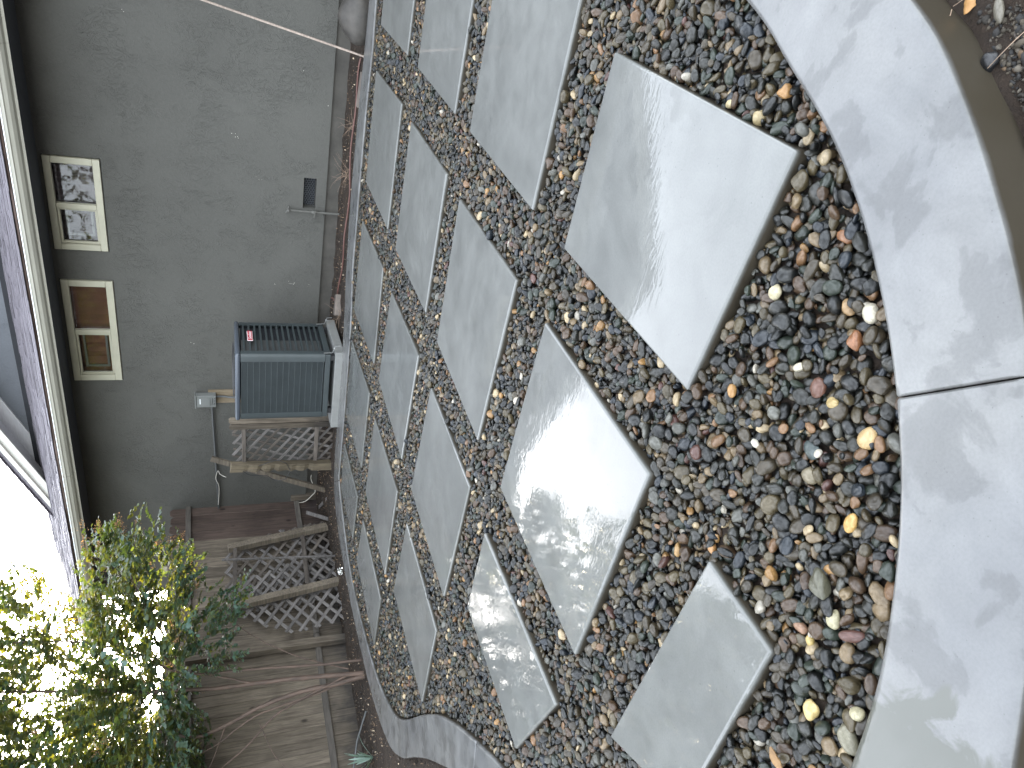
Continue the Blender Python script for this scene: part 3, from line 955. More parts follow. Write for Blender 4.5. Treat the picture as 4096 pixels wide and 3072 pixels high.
# ------------------------------------------------------------------ soil litter (chips, clods, small stones)
def scatter_mesh(name, protos, pos, rot, scl, col, mat, smooth=False):
    """Joins many small solids into one mesh (numpy, fast)."""
    Vs = []; Fs = []; Cs = []; off = 0
    ks = rng.integers(0, len(protos), len(pos))
    cr, sr = np.cos(rot), np.sin(rot)
    for k, (pv, pf) in enumerate(protos):
        m_ = np.flatnonzero(ks == k)
        if not len(m_): continue
        v = pv[None] * scl[m_][:, None, :]
        for ax in range(3):
            c = cr[m_, ax][:, None]; s = sr[m_, ax][:, None]
            a, b = [(1, 2), (2, 0), (0, 1)][ax]
            va = v[..., a] * c - v[..., b] * s; vb = v[..., a] * s + v[..., b] * c
            v[..., a] = va; v[..., b] = vb
        v = v + pos[m_][:, None, :]
        nv = pv.shape[0]
        f = pf[None] + (np.arange(len(m_)) * nv)[:, None, None] + off
        Vs.append(v.reshape(-1, 3)); Fs.append(f.reshape(-1, pf.shape[1])); Cs.append(np.repeat(col[m_], nv, 0))
        off += nv * len(m_)
    V = np.concatenate(Vs); Fa = np.concatenate(Fs); Cc = np.concatenate(Cs)
    me = bpy.data.meshes.new(name)
    me.vertices.add(len(V)); me.vertices.foreach_set('co', V.astype(np.float32).ravel())
    nl = Fa.shape[1]
    me.loops.add(Fa.size); me.loops.foreach_set('vertex_index', Fa.astype(np.int32).ravel())
    me.polygons.add(len(Fa))
    me.polygons.foreach_set('loop_start', np.arange(len(Fa), dtype=np.int32) * nl)
    me.update(calc_edges=True); me.validate()
    a = me.attributes.new('tint', 'FLOAT_COLOR', 'POINT')
    a.data.foreach_set('color', np.concatenate([Cc, np.ones((len(Cc), 1))], 1).astype(np.float32).ravel())
    if smooth: me.polygons.foreach_set('use_smooth', [True] * len(me.polygons))
    return link_mesh(name, me, mat)


def ico(sub, jit, seed):
    bm = bmesh.new(); bmesh.ops.create_icosphere(bm, subdivisions=sub, radius=1.0)
    r = np.random.default_rng(seed)
    v = np.array([tuple(q.co) for q in bm.verts]) * (1 + r.uniform(-jit, jit, (len(bm.verts), 1)))
    f = np.array([[q.index for q in fa.verts] for fa in bm.faces]); bm.free()
    return v, f


chips = [ico(1, 0.35, s) for s in range(5)]


def off_patio(x, y, m=0.028):
    P = [tuple(p) for p in nO] + [tuple(p) for p in fO[::-1]]
    r = np.zeros(x.shape, bool)
    for a in range(8):
        r |= in_poly(x + m * math.cos(a * math.pi / 4), y + m * math.sin(a * math.pi / 4), P)
    return ~r



n = 15000
sxp = rng.uniform(-0.9, 7.5, n); syp = rng.uniform(0.05, 7.9, n)
m_ = off_patio(sxp, syp)
sxp = sxp[m_]; syp = syp[m_]
# more where the strip along the wall is seen, fewer far away
n = len(sxp)
typ = rng.random(n)
L = np.where(typ < 0.55, rng.uniform(0.004, 0.014, n), rng.uniform(0.005, 0.02, n))
scl = np.stack([L, L * np.where(typ < 0.55, 0.7, 0.22), L * np.where(typ < 0.55, 0.6, 0.18)], 1)
colr = np.where((typ < 0.55)[:, None], np.array([[0.030, 0.024, 0.019]]) * rng.uniform(0.5, 2.4, (n, 1)), np.array([[0.17, 0.115, 0.07]]) * rng.uniform(0.25, 1.5, (n, 1)))
lt = rng.random(n) < 0.05
colr[lt] = np.array([0.50, 0.40, 0.28]) * rng.uniform(0.6, 1.2, (lt.sum(), 1))
pos = np.stack([sxp, syp, ground_h(sxp, syp) + 0.3 * L], 1)
o = scatter_mesh('soil_litter', chips, pos, rng.uniform(-0.6, 6.3, (n, 3)) * np.array([0.25, 0.25, 1]), scl, colr, M['debris'])
tag(o, 'dark soil clods, bark chips and pale crumbs on the bare soil round the patio', 'soil litter', kind='stuff')
# coarse grit on the near outer corner
n = 30000
sxp = rng.uniform(-0.5, 0.4, n); syp = rng.uniform(6.6, 7.6, n)
m_ = off_patio(sxp, syp)
sxp = sxp[m_]; syp = syp[m_]; n = len(sxp)
L = rng.choice([0.002, 0.004, 0.006, 0.010], n, p=[0.45, 0.33, 0.18, 0.04]) * rng.uniform(0.8, 1.3, n)
gc = np.array([[0.022, 0.018, 0.013], [0.045, 0.036, 0.024], [0.014, 0.013, 0.012], [0.08, 0.068, 0.052], [0.10, 0.065, 0.035]])
colr = gc[rng.choice(5, n, p=[0.35, 0.25, 0.22, 0.12, 0.06])] * rng.uniform(0.7, 1.3, (n, 1))
pos = np.stack([sxp, syp, ground_h(sxp, syp) + 0.25 * L], 1)
o = scatter_mesh('coarse_grit', [ico(1, 0.3, s) for s in range(4)], pos, rng.uniform(0, 6.3, (n, 3)), np.stack([L, L * .75, L * .6], 1), colr, M['debris'], True)
tag(o, 'coarse brown and grey grit outside the curved curb', 'grit', kind='stuff')

# ------------------------------------------------------------------ the house
house = empty('house', (4, 0, 0), label='grey stucco house with shallow shingled roof and cream-framed windows', cat='house')
HX = -4.0                                                     # children are given in world X, shifted by this


def hb(): return MB()


def hbuild(mb, name, mat, parent=None, **kw):
    if parent is None or parent is house:
        mb.v = [(v[0] + HX, v[1], v[2]) for v in mb.v]
        return mb.build(name, mat, house, **kw)
    return mb.build(name, mat, parent, **kw)


WX0, WX1 = -3.5, 9.15
OPEN = [(2.715, 3.722, 2.305, 2.815), (4.065, 5.378, 2.298, 2.808), (8.42, 8.50, 1.6, 2.055)]
VENT = (2.713, 3.063, 0.196, 0.334)


def wall_grid(holes, x0, x1, z0, z1, y, depth):
    xs = sorted({x0, x1, *[h[0] for h in holes], *[h[1] for h in holes]})
    zs = sorted({z0, z1, *[h[2] for h in holes], *[h[3] for h in holes]})
    mb = MB()
    vid = {}

    def V(p):
        if p not in vid: vid[p] = len(mb.v); mb.v.append(p)
        return vid[p]
    for i in range(len(xs) - 1):
        for j in range(len(zs) - 1):
            cxm = (xs[i] + xs[i + 1]) / 2; czm = (zs[j] + zs[j + 1]) / 2
            if any(h[0] < cxm < h[1] and h[2] < czm < h[3] for h in holes): continue
            mb.f.append(tuple(V(p) for p in ((xs[i], y, zs[j]), (xs[i], y, zs[j + 1]), (xs[i + 1], y, zs[j + 1]), (xs[i + 1], y, zs[j]))))
    for h in holes:
        a, b, c, d = h
        for (p, q) in (((a, c), (b, c)), ((b, c), (b, d)), ((b, d), (a, d)), ((a, d), (a, c))):
            mb.add([(p[0], y, p[1]), (q[0], y, q[1]), (q[0], y - depth, q[1]), (p[0], y - depth, p[1])], [(0, 1, 2, 3)])
    # bottom drip edge
    mb.add([(x0, y, z0), (x1, y, z0), (x1, y - 0.04, z0), (x0, y - 0.04, z0)], [(0, 1, 2, 3)])
    return mb


hbuild(wall_grid([OPEN[0], OPEN[1], VENT], WX0, WX1, 0.088, 2.93, 0.03, 0.13), 'stucco_wall', M['stucco'])
mb = hb(); mb.box(WX0, 7.56, -0.2, 0.0, -0.5, 0.088); hbuild(mb, 'foundation', M['foundation'])
mb = hb(); mb.box(7.56, WX1, -0.2, 0.0, -0.5, 0.088); hbuild(mb, 'foundation', M['foundation'])
# dark room volume behind the windows, far side wall of the house
mb = hb(); mb.box(WX0, WX1, -0.9, -0.85, 0.1, 2.9); hbuild(mb, 'room_wall', M['dark'])
# soffit, gutter, fascia
mb = hb(); mb.box(WX0 - .3, WX1 + .2, 0.03, 0.60, 2.845, 2.865); hbuild(mb, 'soffit', M['soffit'])
# K-style gutter: profile in (y, z), extruded in sections
prof = [(0.62, 2.805), (0.665, 2.795), (0.672, 2.815), (0.70, 2.828), (0.722, 2.850), (0.732, 2.878), (0.742, 2.886), (0.742, 2.912), (0.735, 2.912), (0.735, 2.892), (0.715, 2.872), (0.62, 2.825)]
for a, b in ((WX0 - .3, 1.6), (1.603, 6.25), (6.253, WX1 + .2)):
    mb = hb(); n_ = len(prof)
    vs_ = [(x, p[0], p[1]) for x in (a, b) for p in prof]
    mb.add(vs_, [tuple(range(n_)), tuple(range(n_, 2 * n_))[::-1]] + [(i, (i + 1) % n_, (i + 1) % n_ + n_, i + n_) for i in range(n_)])
    g_ = hbuild(mb, 'gutter', M['gutter'])
    mb = hb(); mb.box(a + HX, b + HX, 0.728, 0.748, 2.9125, 2.922)
    mb.build('gutter_lip', M['lip'], g_)
for a, b in ((WX0 - .3, 2.2), (2.203, 5.44), (5.443, WX1 + .2)):
    mb = hb(); mb.box(a, b, 0.60, 0.618, 2.835, 2.965); hbuild(mb, 'fascia_board', M['fascia'])

# lower roof: courses of individual shingles, each a thin tilted plate with its own edge
SLOPE = 0.345
RY0, RZ0 = 0.655, 2.972
ang = math.atan(SLOPE)
roofp = empty('lower_roof', (0, 0, 0), parent=house)
mb = MB()
# deck
vsd = []
for x in (WX0 - .3, WX1 + .2):
    for y in (RY0 - 0.01, -1.6):
        vsd += [(x + HX, y, RZ0 + (RY0 - y) * SLOPE - 0.02), (x + HX, y, RZ0 + (RY0 - y) * SLOPE - 0.004)]
mb.add(vsd, [(0, 2, 3, 1), (4, 5, 7, 6), (0, 1, 5, 4), (2, 6, 7, 3), (1, 3, 7, 5), (0, 4, 6, 2)])
mb.build('roof_deck', M['fascia'], roofp)
rr = random.Random(5)
mb = MB()
course = 0.125; k = 0
y = RY0 + 0.02
while y > -1.55:
    x = WX0 - .3 + HX - rr.uniform(0, 0.2)
    ls = []
    while x < WX1 + .2 + HX:
        w = rr.uniform(0.12, 0.34)
        dy = rr.uniform(-0.020, 0.020) + 0.018 * math.sin(x * 2.3 + k * 1.7)
        t = rr.uniform(0.004, 0.008)
        tilt = rr.uniform(-0.003, 0.003)
        ya = y + dy; yb = y - course * 1.35
        za = RZ0 + (RY0 - ya) * SLOPE + rr.uniform(0.004, 0.010); zb = RZ0 + (RY0 - yb) * SLOPE
        j = rr.uniform(-0.004, 0.004)
        x1_ = x + w - 0.003
        mb.add([(x, ya, za), (x1_, ya + j, za), (x1_, yb, zb), (x, yb, zb), (x, ya, za + t + tilt), (x1_, ya + j, za + t), (x1_, yb, zb + 0.004), (x, yb, zb + 0.004)],
               [(0, 1, 5, 4), (4, 5, 6, 7), (1, 2, 6, 5), (0, 4, 7, 3)])
        x += w
    y -= course; k += 1
o = mb.build('shingle', M['shingle'], roofp); o['kind'] = 'stuff'

# upper gable wall standing back on the lower roof
GY_ = -1.25
RIDGE_X, RIDGE_Z = 4.1, 5.15
def rake_z(x): return RIDGE_Z - 0.415 * abs(x - RIDGE_X)
xl, xr = 8.05, 0.15
poly = [(xr, 3.3), (xr, rake_z(xr) - 0.02), (RIDGE_X, RIDGE_Z - 0.02), (xl, rake_z(xl) - 0.02), (xl, 3.3)]
mb = hb()
mb.add([(p[0], GY_, p[1]) for p in poly] + [(p[0], GY_ - 0.15, p[1]) for p in poly], [(0, 1, 2, 3, 4), (5, 6, 7, 8, 9)] + [(i, (i + 1) % 5, (i + 1) % 5 + 5, i + 5) for i in range(5)])
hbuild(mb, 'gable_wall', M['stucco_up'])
mb = hb(); mb.box(xr, xl, GY_ + 0.002, GY_ + 0.03, 3.56, 3.685); hbuild(mb, 'roof_flashing', M['dark'])
up = empty('upper_roof', (0, 0, 0), parent=house)
for sgn in (1, -1):
    xe = RIDGE_X + sgn * 4.72
    z0_, z1_ = RIDGE_Z + 0.03, RIDGE_Z + 0.03 - 0.415 * 4.72
    # roof plane
    mb = MB()
    q = [(RIDGE_X + HX, z0_), (xe + HX, z1_)]
    vs_ = [(p[0], yy, p[1] + dz_) for yy in (GY_ + 0.42, -9.0) for p in q for dz_ in (0.012, 0.05)]
    mb.add(vs_, [(0, 1, 3, 2), (4, 6, 7, 5), (0, 4, 5, 1), (2, 3, 7, 6), (1, 5, 7, 3), (0, 2, 6, 4)])
    mb.build('roof_deck', M['shingle'], up)
    # ragged shingle ends along the rake
    mb = MB()
    t_ = 0.0; rr2 = random.Random(3)
    while t_ < 4.6:
        w = 0.15 + rr2.uniform(-0.02, 0.02)
        xa, xb = RIDGE_X + sgn * t_, RIDGE_X + sgn * (t_ + w + 0.03)
        za_, zb_ = z0_ - 0.415 * t_ + 0.052, z0_ - 0.415 * (t_ + w + 0.03) + 0.062
        mb.add([(xa + HX, yy, z) for yy in (GY_ + 0.445 + rr2.uniform(-.006, .006), GY_ + 0.1) for z in (za_, za_ + 0.012)] + [(xb + HX, yy, z) for yy in (GY_ + 0.445, GY_ + 0.1) for z in (zb_, zb_ + 0.014)],
               [(0, 1, 5, 4), (2, 6, 7, 3), (1, 3, 7, 5), (0, 4, 6, 2), (4, 5, 7, 6), (0, 2, 3, 1)])
        t_ += w
    o = mb.build('shingle', M['shingle'], up); o['kind'] = 'stuff'
    # rake fascia, moulding and boarded soffit
    for nm, y0, y1, d0, d1, mt in (('rake_board', GY_ + 0.36, GY_ + 0.385, -0.17, 0.01, 'rake_trim'), ('rake_moulding', GY_ + 0.387, GY_ + 0.42, -0.055, 0.008, 'rake_trim'),
                                   ('rake_soffit', GY_ + 0.0, GY_ + 0.357, -0.045, -0.02, 'rake')):
        mb = MB()
        vs_ = [(p[0], yy, p[1] + dd) for yy in (y0, y1) for p in q for dd in (d0, d1)]
        mb.add(vs_, [(0, 1, 3, 2), (4, 6, 7, 5), (0, 4, 5, 1), (2, 3, 7, 6), (1, 5, 7, 3), (0, 2, 6, 4)])
        mb.build(nm, M[mt], up)
    mb = MB()     # barge board against the wall
    vs_ = [(p[0], yy, p[1] + dd) for yy in (GY_ + 0.0, GY_ + 0.022) for p in q for dd in (-0.24, -0.046)]
    mb.add(vs_, [(0, 1, 3, 2), (4, 6, 7, 5), (0, 4, 5, 1), (2, 3, 7, 6), (1, 5, 7, 3), (0, 2, 6, 4)])
    mb.build('barge_board', M['rake'], up)


def window(x0, x1, z0, z1, mull, tw, label, fixed_col, slide_col):
    w = empty('window', (0, 0, 0), parent=house); w['label'] = label
    mb = MB(); s = HX
    y0, y1 = 0.0, 0.052
    for (a, b, c, d) in ((x0, x1, z1 - tw, z1), (x0, x1, z0, z0 + tw), (x0, x0 + tw, z0 + tw + .001, z1 - tw - .001), (x1 - tw, x1, z0 + tw + .001, z1 - tw - .001)):
        mb.box(a + s, b + s, y0, y1, c, d)
    mb.build('frame', M['cream'], w, bevel=0.004, seg=1)
    mb = MB(); mb.box(mull - 0.026 + s, mull + 0.026 + s, 0.0, 0.046, z0 + tw + .002, z1 - tw - .002)
    mb.build('mullion', M['cream'], w, bevel=0.003, seg=1)
    # the sliding sash on the far side: its own thin dark-grey frame inside
    a, b = mull + 0.028, x1 - tw - 0.002; c, d = z0 + tw + .003, z1 - tw - .003
    mb = MB(); t = 0.022
    for q_ in ((a, b, d - t, d), (a, b, c, c + t), (a, a + t, c + t + .001, d - t - .001), (b - t, b, c + t + .001, d - t - .001)):
        mb.box(q_[0] + s, q_[1] + s, -0.005, 0.022, q_[2], q_[3])
    mb.build('sash', M['cream'], w)
    mb = MB(); a2, b2, c2, d2 = a + .03, b - .06, c + .05, d - .05; t = 0.024
    for q_ in ((a2, b2, d2 - t, d2), (a2, b2, c2, c2 + t), (a2, a2 + t, c2 + t + .001, d2 - t - .001), (b2 - t, b2, c2 + t + .001, d2 - t - .001)):
        mb.box(q_[0] + s, q_[1] + s, -0.06, -0.045, q_[2], q_[3])
    mb.build('inner_sash', M['sash'], w)
    for (a_, b_) in ((x0 + tw, mull - 0.026), (mull + 0.05, x1 - tw - 0.02)):
        mb = MB(); mb.box(a_ + s, b_ + s, -0.004, 0.0, z0 + tw, z1 - tw); mb.build('pane', M['glass'], w)
    for (a_, b_, mt) in ((x0, mull, fixed_col), (mull, x1, slide_col)):
        # softly folded curtain cloth just behind the glass
        mb = MB(); nn = 16
        for i in range(nn):
            xa = a_ + (b_ - a_) * i / nn; xb = a_ + (b_ - a_) * (i + 1) / nn
            ya = -0.095 + 0.008 * math.sin(i * 1.7); yb = -0.095 + 0.008 * math.sin((i + 1) * 1.7)
            mb.add([(xa + s, ya, z0), (xb + s, yb, z0), (xb + s, yb, z1), (xa + s, ya, z1)], [(0, 1, 2, 3)])
        mb.build('curtain', M[mt], w, smooth=True)
    # screw heads on the frame
    return w


window(2.725, 3.713, 2.313, 2.808, 3.232, 0.066, 'smaller cream-framed sliding window, one pane mirroring a tree', 'curtain2', 'curtain2')
window(4.072, 5.372, 2.304, 2.802, 4.72, 0.072, 'longer cream-framed sliding window with rust-brown curtain', 'curtain', 'curtain')

# foundation vent with hexagon wire
v = empty('foundation_vent', (0, 0, 0), parent=house); v['label'] = 'dark crawl-space vent with chicken wire'
mb = MB(); mb.box(VENT[0] + HX, VENT[1] + HX, -0.12, -0.11, VENT[2], VENT[3]); mb.build('duct_back', M['dark'], v)
mb = MB(); hr = 0.016
r_ = 0
z = VENT[2]
while z < VENT[3]:
    x = VENT[0] + (hr * 1.5 if r_ % 2 else 0)
    while x < VENT[1] - hr:
        c_ = [(x + hr * math.cos(math.radians(60 * i)), z + hr * math.sin(math.radians(60 * i))) for i in range(4)]
        for i in range(3):
            if VENT[2] < c_[i][1] < VENT[3] and VENT[2] < c_[i + 1][1] < VENT[3] and c_[i][0] < VENT[1] and c_[i+1][0] > VENT[0]:
                mb.beam((c_[i][0] + HX, 0.0, c_[i][1]), (c_[i + 1][0] + HX, 0.0, c_[i + 1][1]), 0.0016, 0.0016, (0, 1, 0))
        x += hr * 3
    z += hr * 0.866; r_ += 1
mb.build('chicken_wire', M['screen'], v)
# cladding bands and dark eave recess of the house beyond the fence
for (a, b, z0, z1) in ((8.42, 8.505, 1.5, 2.06), (8.64, 8.735, 1.5, 2.06)):
    mb = hb(); mb.box(a, b, 0.031, 0.055, z0, z1); hbuild(mb, 'cream_trim', M['cream'])
mb = hb(); mb.box(8.515, 8.63, 0.031, 0.04, 1.5, 2.05); hbuild(mb, 'dark_door_panel', M['dark'])
mb = hb(); mb.box(8.36, 8.42, 0.031, 0.40, 2.62, 2.84); hbuild(mb, 'eave_bracket', M['conduit'])
# pale paint flecks and chips on the stucco
fl = MB(); rf = random.Random(9)
for (x, z) in ((1.32, 2.0), (2.33, 1.06), (2.36, 1.03), (2.75, 0.82), (2.77, 0.79), (1.93, 0.11), (4.0, 0.45), (4.02, 0.6), (4.01, 0.4), (4.03, 0.22), (1.6, 0.41), (4.86, 1.53)):
    for _ in range(rf.randint(1, 3)):
        a = rf.uniform(0, 3.1); s_ = rf.uniform(0.003, 0.008); xx = x + rf.uniform(-.02, .02); zz = z + rf.uniform(-.02, .02)
        fl.add([(xx - s_ * math.cos(a), 0.0335, zz - s_ * math.sin(a)), (xx + s_ * math.sin(a) * .4, 0.0335, zz - s_ * math.cos(a) * .4), (xx + s_ * math.cos(a), 0.0335, zz + s_ * math.sin(a)), (xx - s_ * math.sin(a) * .4, 0.0335, zz + s_ * math.cos(a) * .4)], [(0, 1, 2, 3)])
o = hbuild(fl, 'paint_fleck', M['whitewire']); o['kind'] = 'stuff'

# painted gas/water pipe stub with a tap body
p = empty('standpipe', (3.09, 0.07, -0.06), label='short grey painted standpipe with valve beside the foundation vent', cat='pipe')
mb = MB(); mb.tube([(0, 0, -0.05), (0.0, 0, 0.15), (-0.005, 0, 0.53)], 0.0125, 10); mb.build('riser', M['pipe'], p, smooth=True)
mb = MB(); mb.tube([(0, 0, 0.235), (0, 0, 0.25), (0, 0, 0.285), (0, 0, 0.30)], [0.016, 0.022, 0.022, 0.016], 8)
mb.tube([(-0.002, 0.0, 0.268), (0.012, 0.045, 0.268)], 0.011, 8); mb.beam((-0.02, 0.048, 0.268), (0.045, 0.05, 0.275), 0.016, 0.006, (0, 1, 0)); mb.build('valve', M['pipe'], p)
mb = MB(); mb.tube([(-0.005, 0, 0.53), (-0.006, 0.012, 0.552), (-0.01, 0.03, 0.556)], [0.016, 0.018, 0.014], 8)
mb.tube([(-0.01, -0.04, 0.556), (-0.01, 0.02, 0.556)], 0.012, 8); mb.tube([(0.03, 0.0, 0.575), (-0.05, 0.0, 0.545)], 0.008, 6); mb.build('tap', M['pipe'], p)

# disconnect box with pine backing board, conduit
bx = empty('electrical_box', (5.655, 0.031, 1.40), label='grey metal disconnect box with handwritten note, mounted above the condenser', cat='electrical box')
mb = MB(); mb.box(-0.088, 0.088, 0.022, 0.10, -0.122, 0.105); mb.build('box_body', M['boxgrey'], bx, bevel=0.003, seg=1)
mb = MB(); mb.box(-0.094, 0.096, 0.020, 0.112, 0.106, 0.122); mb.build('lid', M['boxgrey'], bx, bevel=0.002, seg=1)
mb = MB(); mb.box(-0.058, 0.066, 0.1005, 0.107, -0.055, 0.092); mb.build('door', M['boxgrey'], bx, bevel=0.006, seg=2)
mb = MB(); mb.box(-0.046, 0.03, 0.108, 0.112, 0.055, 0.066); mb.build('latch', M['lip'], bx)


def text_obj(name, body, size, mat, parent, loc, rot, extrude=0.0005, shear=0.0, sx=1.0):
    cu = bpy.data.curves.new(name, 'FONT')
    cu.body = body; cu.size = size; cu.extrude = extrude; cu.shear = shear
    cu.align_x = 'CENTER'; cu.align_y = 'CENTER'
    tmp = bpy.data.objects.new(name, cu); C.objects.link(tmp)
    bpy.context.view_layer.update()
    me = bpy.data.meshes.new_from_object(tmp.evaluated_get(bpy.context.evaluated_depsgraph_get()))
    C.objects.unlink(tmp); bpy.data.objects.remove(tmp)
    me.materials.clear()
    o = link_mesh(name, me, mat, parent, loc, rot)
    o.scale = (sx, 1, 1)
    return o


text_obj('handwriting', 'Condenser', 0.024, M['ink'], bx, (0.0, 0.1012, -0.080), (math.radians(90), math.radians(3), math.radians(180)), shear=0.3)
text_obj('handwriting', 'Disc  for  ac', 0.022, M['ink'], bx, (0.0, 0.1012, -0.104), (math.radians(90), math.radians(3), math.radians(180)), shear=0.3)
pb = MB(); pb.box(-0.097, 0.097, 0, 0.020, -0.42, 0.14)
o = pb.build('backing_board', M['pine'], None, bevel=0.002, seg=1, loc=(5.636, 0.0315, 1.228))
tag(o, 'short new pine board screwed to the wall under the electrical box', 'board')
cd = empty('conduit', (5.75, 0.06, 1.32), label='grey painted conduit running along the wall from the electrical box', cat='conduit')
mb = MB(); mb.tube([(0.0, 0.02, 0.0), (0.06, 0.012, 0.004), (0.2, 0.0, 0.002), (0.83, 0, -0.02), (1.80, 0, -0.05)], 0.0125, 10); mb.build('tube', M['conduit'], cd, smooth=True)
mb = MB(); mb.tube([(0.22, 0, 0.001), (0.27, 0, 0.0)], 0.0155, 10); mb.build('coupling', M['conduit'], cd)
wp = MB(); wp.tube(catmull([(5.62, 0.075, 1.28), (5.61, 0.085, 1.20), (5.60, 0.12, 1.10), (5.55, 0.2, 0.95), (5.30, 0.35, 0.80)], 5), 0.013, 8)
o = wp.build('flexible_whip', M['conduit'], None, smooth=True); tag(o, 'grey flexible conduit dropping from the electrical box behind the condenser', 'conduit')
wc = MB(); wc.tube(catmull([(6.60, 0.50, 1.17), (6.72, 0.3, 1.24), (6.82, 0.11, 1.27), (6.97, 0.09, 1.30), (7.10, 0.085, 1.265), (7.25, 0.08, 1.262), (7.47, 0.075, 1.275)], 6), 0.0045, 6)
o = wc.build('white_cable', M['whitewire'], None, smooth=True); tag(o, 'thin white cable looping along the wall conduit to the fence', 'cable')
wc = MB(); wc.tube(catmull([(7.0, 0.10, 0.04), (7.13, 0.06, 0.03), (7.3, 0.10, -0.03), (7.40, 0.08, 0.0), (7.50, 0.10, 0.10), (7.535, 0.08, 0.20)], 6), 0.006, 6)
o = wc.build('white_cable', M['whitewire'], None, smooth=True); tag(o, 'white cable hanging in a loop near the ground at the house corner', 'cable')

# ------------------------------------------------------------------ condenser on its pad
PADR = math.radians(5)
pad = MB(); pad.box(-0.47, 0.47, -0.43, 0.43, -0.02, 0.073)
o = pad.build('condenser_pad', M['pad'], None, bevel=0.006, seg=2, loc=(4.60, 1.085, 0.0), rot=(0, 0, PADR)); tag(o, 'pale concrete equipment pad under the condenser', 'concrete pad')
ac = empty('condenser', (4.545, 1.10, 0.073), PADR, label='dark blue-grey outdoor air conditioning condenser with louvred sides and red badge', cat='air conditioner')
W2, D2, HZ = 0.395, 0.405, 1.0
b0 = 0.045
mb = MB(); mb.box(-W2 + .01, W2 - .01, -D2 + .01, D2 - .01, b0, b0 + 0.06); mb.build('base_pan', M['ac'], ac, bevel=0.008)
for sx_ in (-1, 1):
    for sy_ in (-1, 1):
        mb = MB(); mb.box(sx_ * 0.33 - .03, sx_ * 0.33 + .03, sy_ * 0.33 - .03, sy_ * 0.33 + .03, 0.0, b0); mb.build('foot', M['blackwire'], ac)
        # rounded corner post, L shaped
        mb = MB()
        pts = []
        L_ = 0.085; r_ = 0.035
        pts.append((W2 - L_, D2)); 
        for k in range(6):
            a = math.pi / 2 * (1 - k / 5)
            pts.append((W2 - r_ + r_ * math.cos(a), D2 - r_ + r_ * math.sin(a)))
        pts.append((W2, D2 - L_)); pts.append((W2 - 0.012, D2 - L_))
        for k in range(6):
            a = math.pi / 2 * (k / 5)
            pts.append((W2 - r_ + (r_ - .012) * math.cos(a), D2 - r_ + (r_ - .012) * math.sin(a)))
        pts.append((W2 - L_, D2 - 0.012))
        pts = [(p_[0] * sx_, p_[1] * sy_) for p_ in pts]
        mb.prism(pts, b0 + 0.061, HZ - 0.052); mb.build('corner_post', M['ac'], ac, smooth=True)
mb = MB(); mb.box(-W2 - .004, W2 + .004, -D2 - .004, D2 + .004, HZ - 0.05, HZ); mb.build('top_cap', M['ac_top'], ac, bevel=0.022, seg=4, smooth=True)
# fan guard rings on top
mb = MB()
for r_ in [0.05 + 0.028 * i for i in range(10)]:
    mb.tube([(r_ * math.cos(a), r_ * math.sin(a), HZ + 0.02 - 0.05 * (r_ ** 2)) for a in np.linspace(0, 2 * math.pi, 33)], 0.0022, 4, cap=False)
for k in range(6):
    a = math.pi * k / 3; mb.tube([(0.03 * math.cos(a), 0.03 * math.sin(a), HZ + 0.018), (0.32 * math.cos(a), 0.32 * math.sin(a), HZ + 0.010)], 0.003, 4)
mb.build('fan_guard', M['blackwire'], ac)
mb = MB(); mb.box(-W2 + .05, W2 - .05, -D2 + .05, D2 - .05, b0 + .06, HZ - .06); mb.build('coil', M['ac_in'], ac)
NR = 14
zl, zh = b0 + 0.075, HZ - 0.062
# front (towards the patio, +Y) and back: dense vertical fin guard with shallow ribs
for sy_ in (1, -1):
    mb = MB(); nf = 74
    for k in range(nf):
        x = -W2 + .09 + (2 * W2 - .18) * k / (nf - 1)
        mb.box(x - .0019, x + .0019, *sorted((sy_ * (D2 - .020), sy_ * (D2 - .006))), zl, zh)
    mb.build('guard_fins', M['fin2'], ac)
    for k in range(NR + 1):
        z = zl + (zh - zl) * k / NR
        mb = MB(); mb.box(-W2 + .086, W2 - .086, *sorted((sy_ * (D2 - .022), sy_ * (D2 - .0035))), z - .0028, z + .0028); mb.build('rib', M['ac'], ac)
# sides: wide tilted louvres, coil fins seen behind
for sx_ in (1, -1):
    mb = MB(); nf = 60
    for k in range(nf):
        y = 0.0 + (D2 - .09) * k / (nf - 1)
        mb.box(*sorted((sx_ * (W2 - .050), sx_ * (W2 - .036))), y - .0022, y + .0022, zl, zh)
    mb.build('coil_fins', M['fin'] if sx_ < 0 else M['fin'], ac)
    for k in range(NR):
        z = zl + (zh - zl) * (k + 0.5) / NR
        mb = MB()
        xo, xi = sx_ * (W2 - .004), sx_ * (W2 - .022)
        mb.add([(xo, -D2 + .086, z - .008), (xo, D2 - .086, z - .008), (xi, D2 - .086, z + .007), (xi, -D2 + .086, z + .007),
                (xo, -D2 + .086, z + .010), (xo, D2 - .086, z + .010), (xi, D2 - .086, z + .012), (xi, -D2 + .086, z + .012)],
               [(0, 1, 2, 3), (7, 6, 5, 4), (0, 4, 5, 1), (3, 2, 6, 7)])
        mb.build('louvre', M['ac'], ac)
bdg = MB(); bdg.box(-0.009, 0.0, -0.118, 0.118, -0.029, 0.029)
bd = bdg.build('badge', M['chrome'], ac, bevel=0.006, seg=2, loc=(-W2 - .0005, -0.02, 0.845)); bd['label'] = 'red badge with white script lettering'
bdg = MB(); bdg.box(-0.0115, -0.0093, -0.111, 0.111, -0.023, 0.023); bdg.build('badge_face', M['red'], bd)
text_obj('lettering', 'Goodman', 0.052, M['chrome'], bd, (-0.0125, 0.0, 0.0), (math.radians(90), 0, math.radians(-90)), extrude=0.001, shear=0.35, sx=0.88)
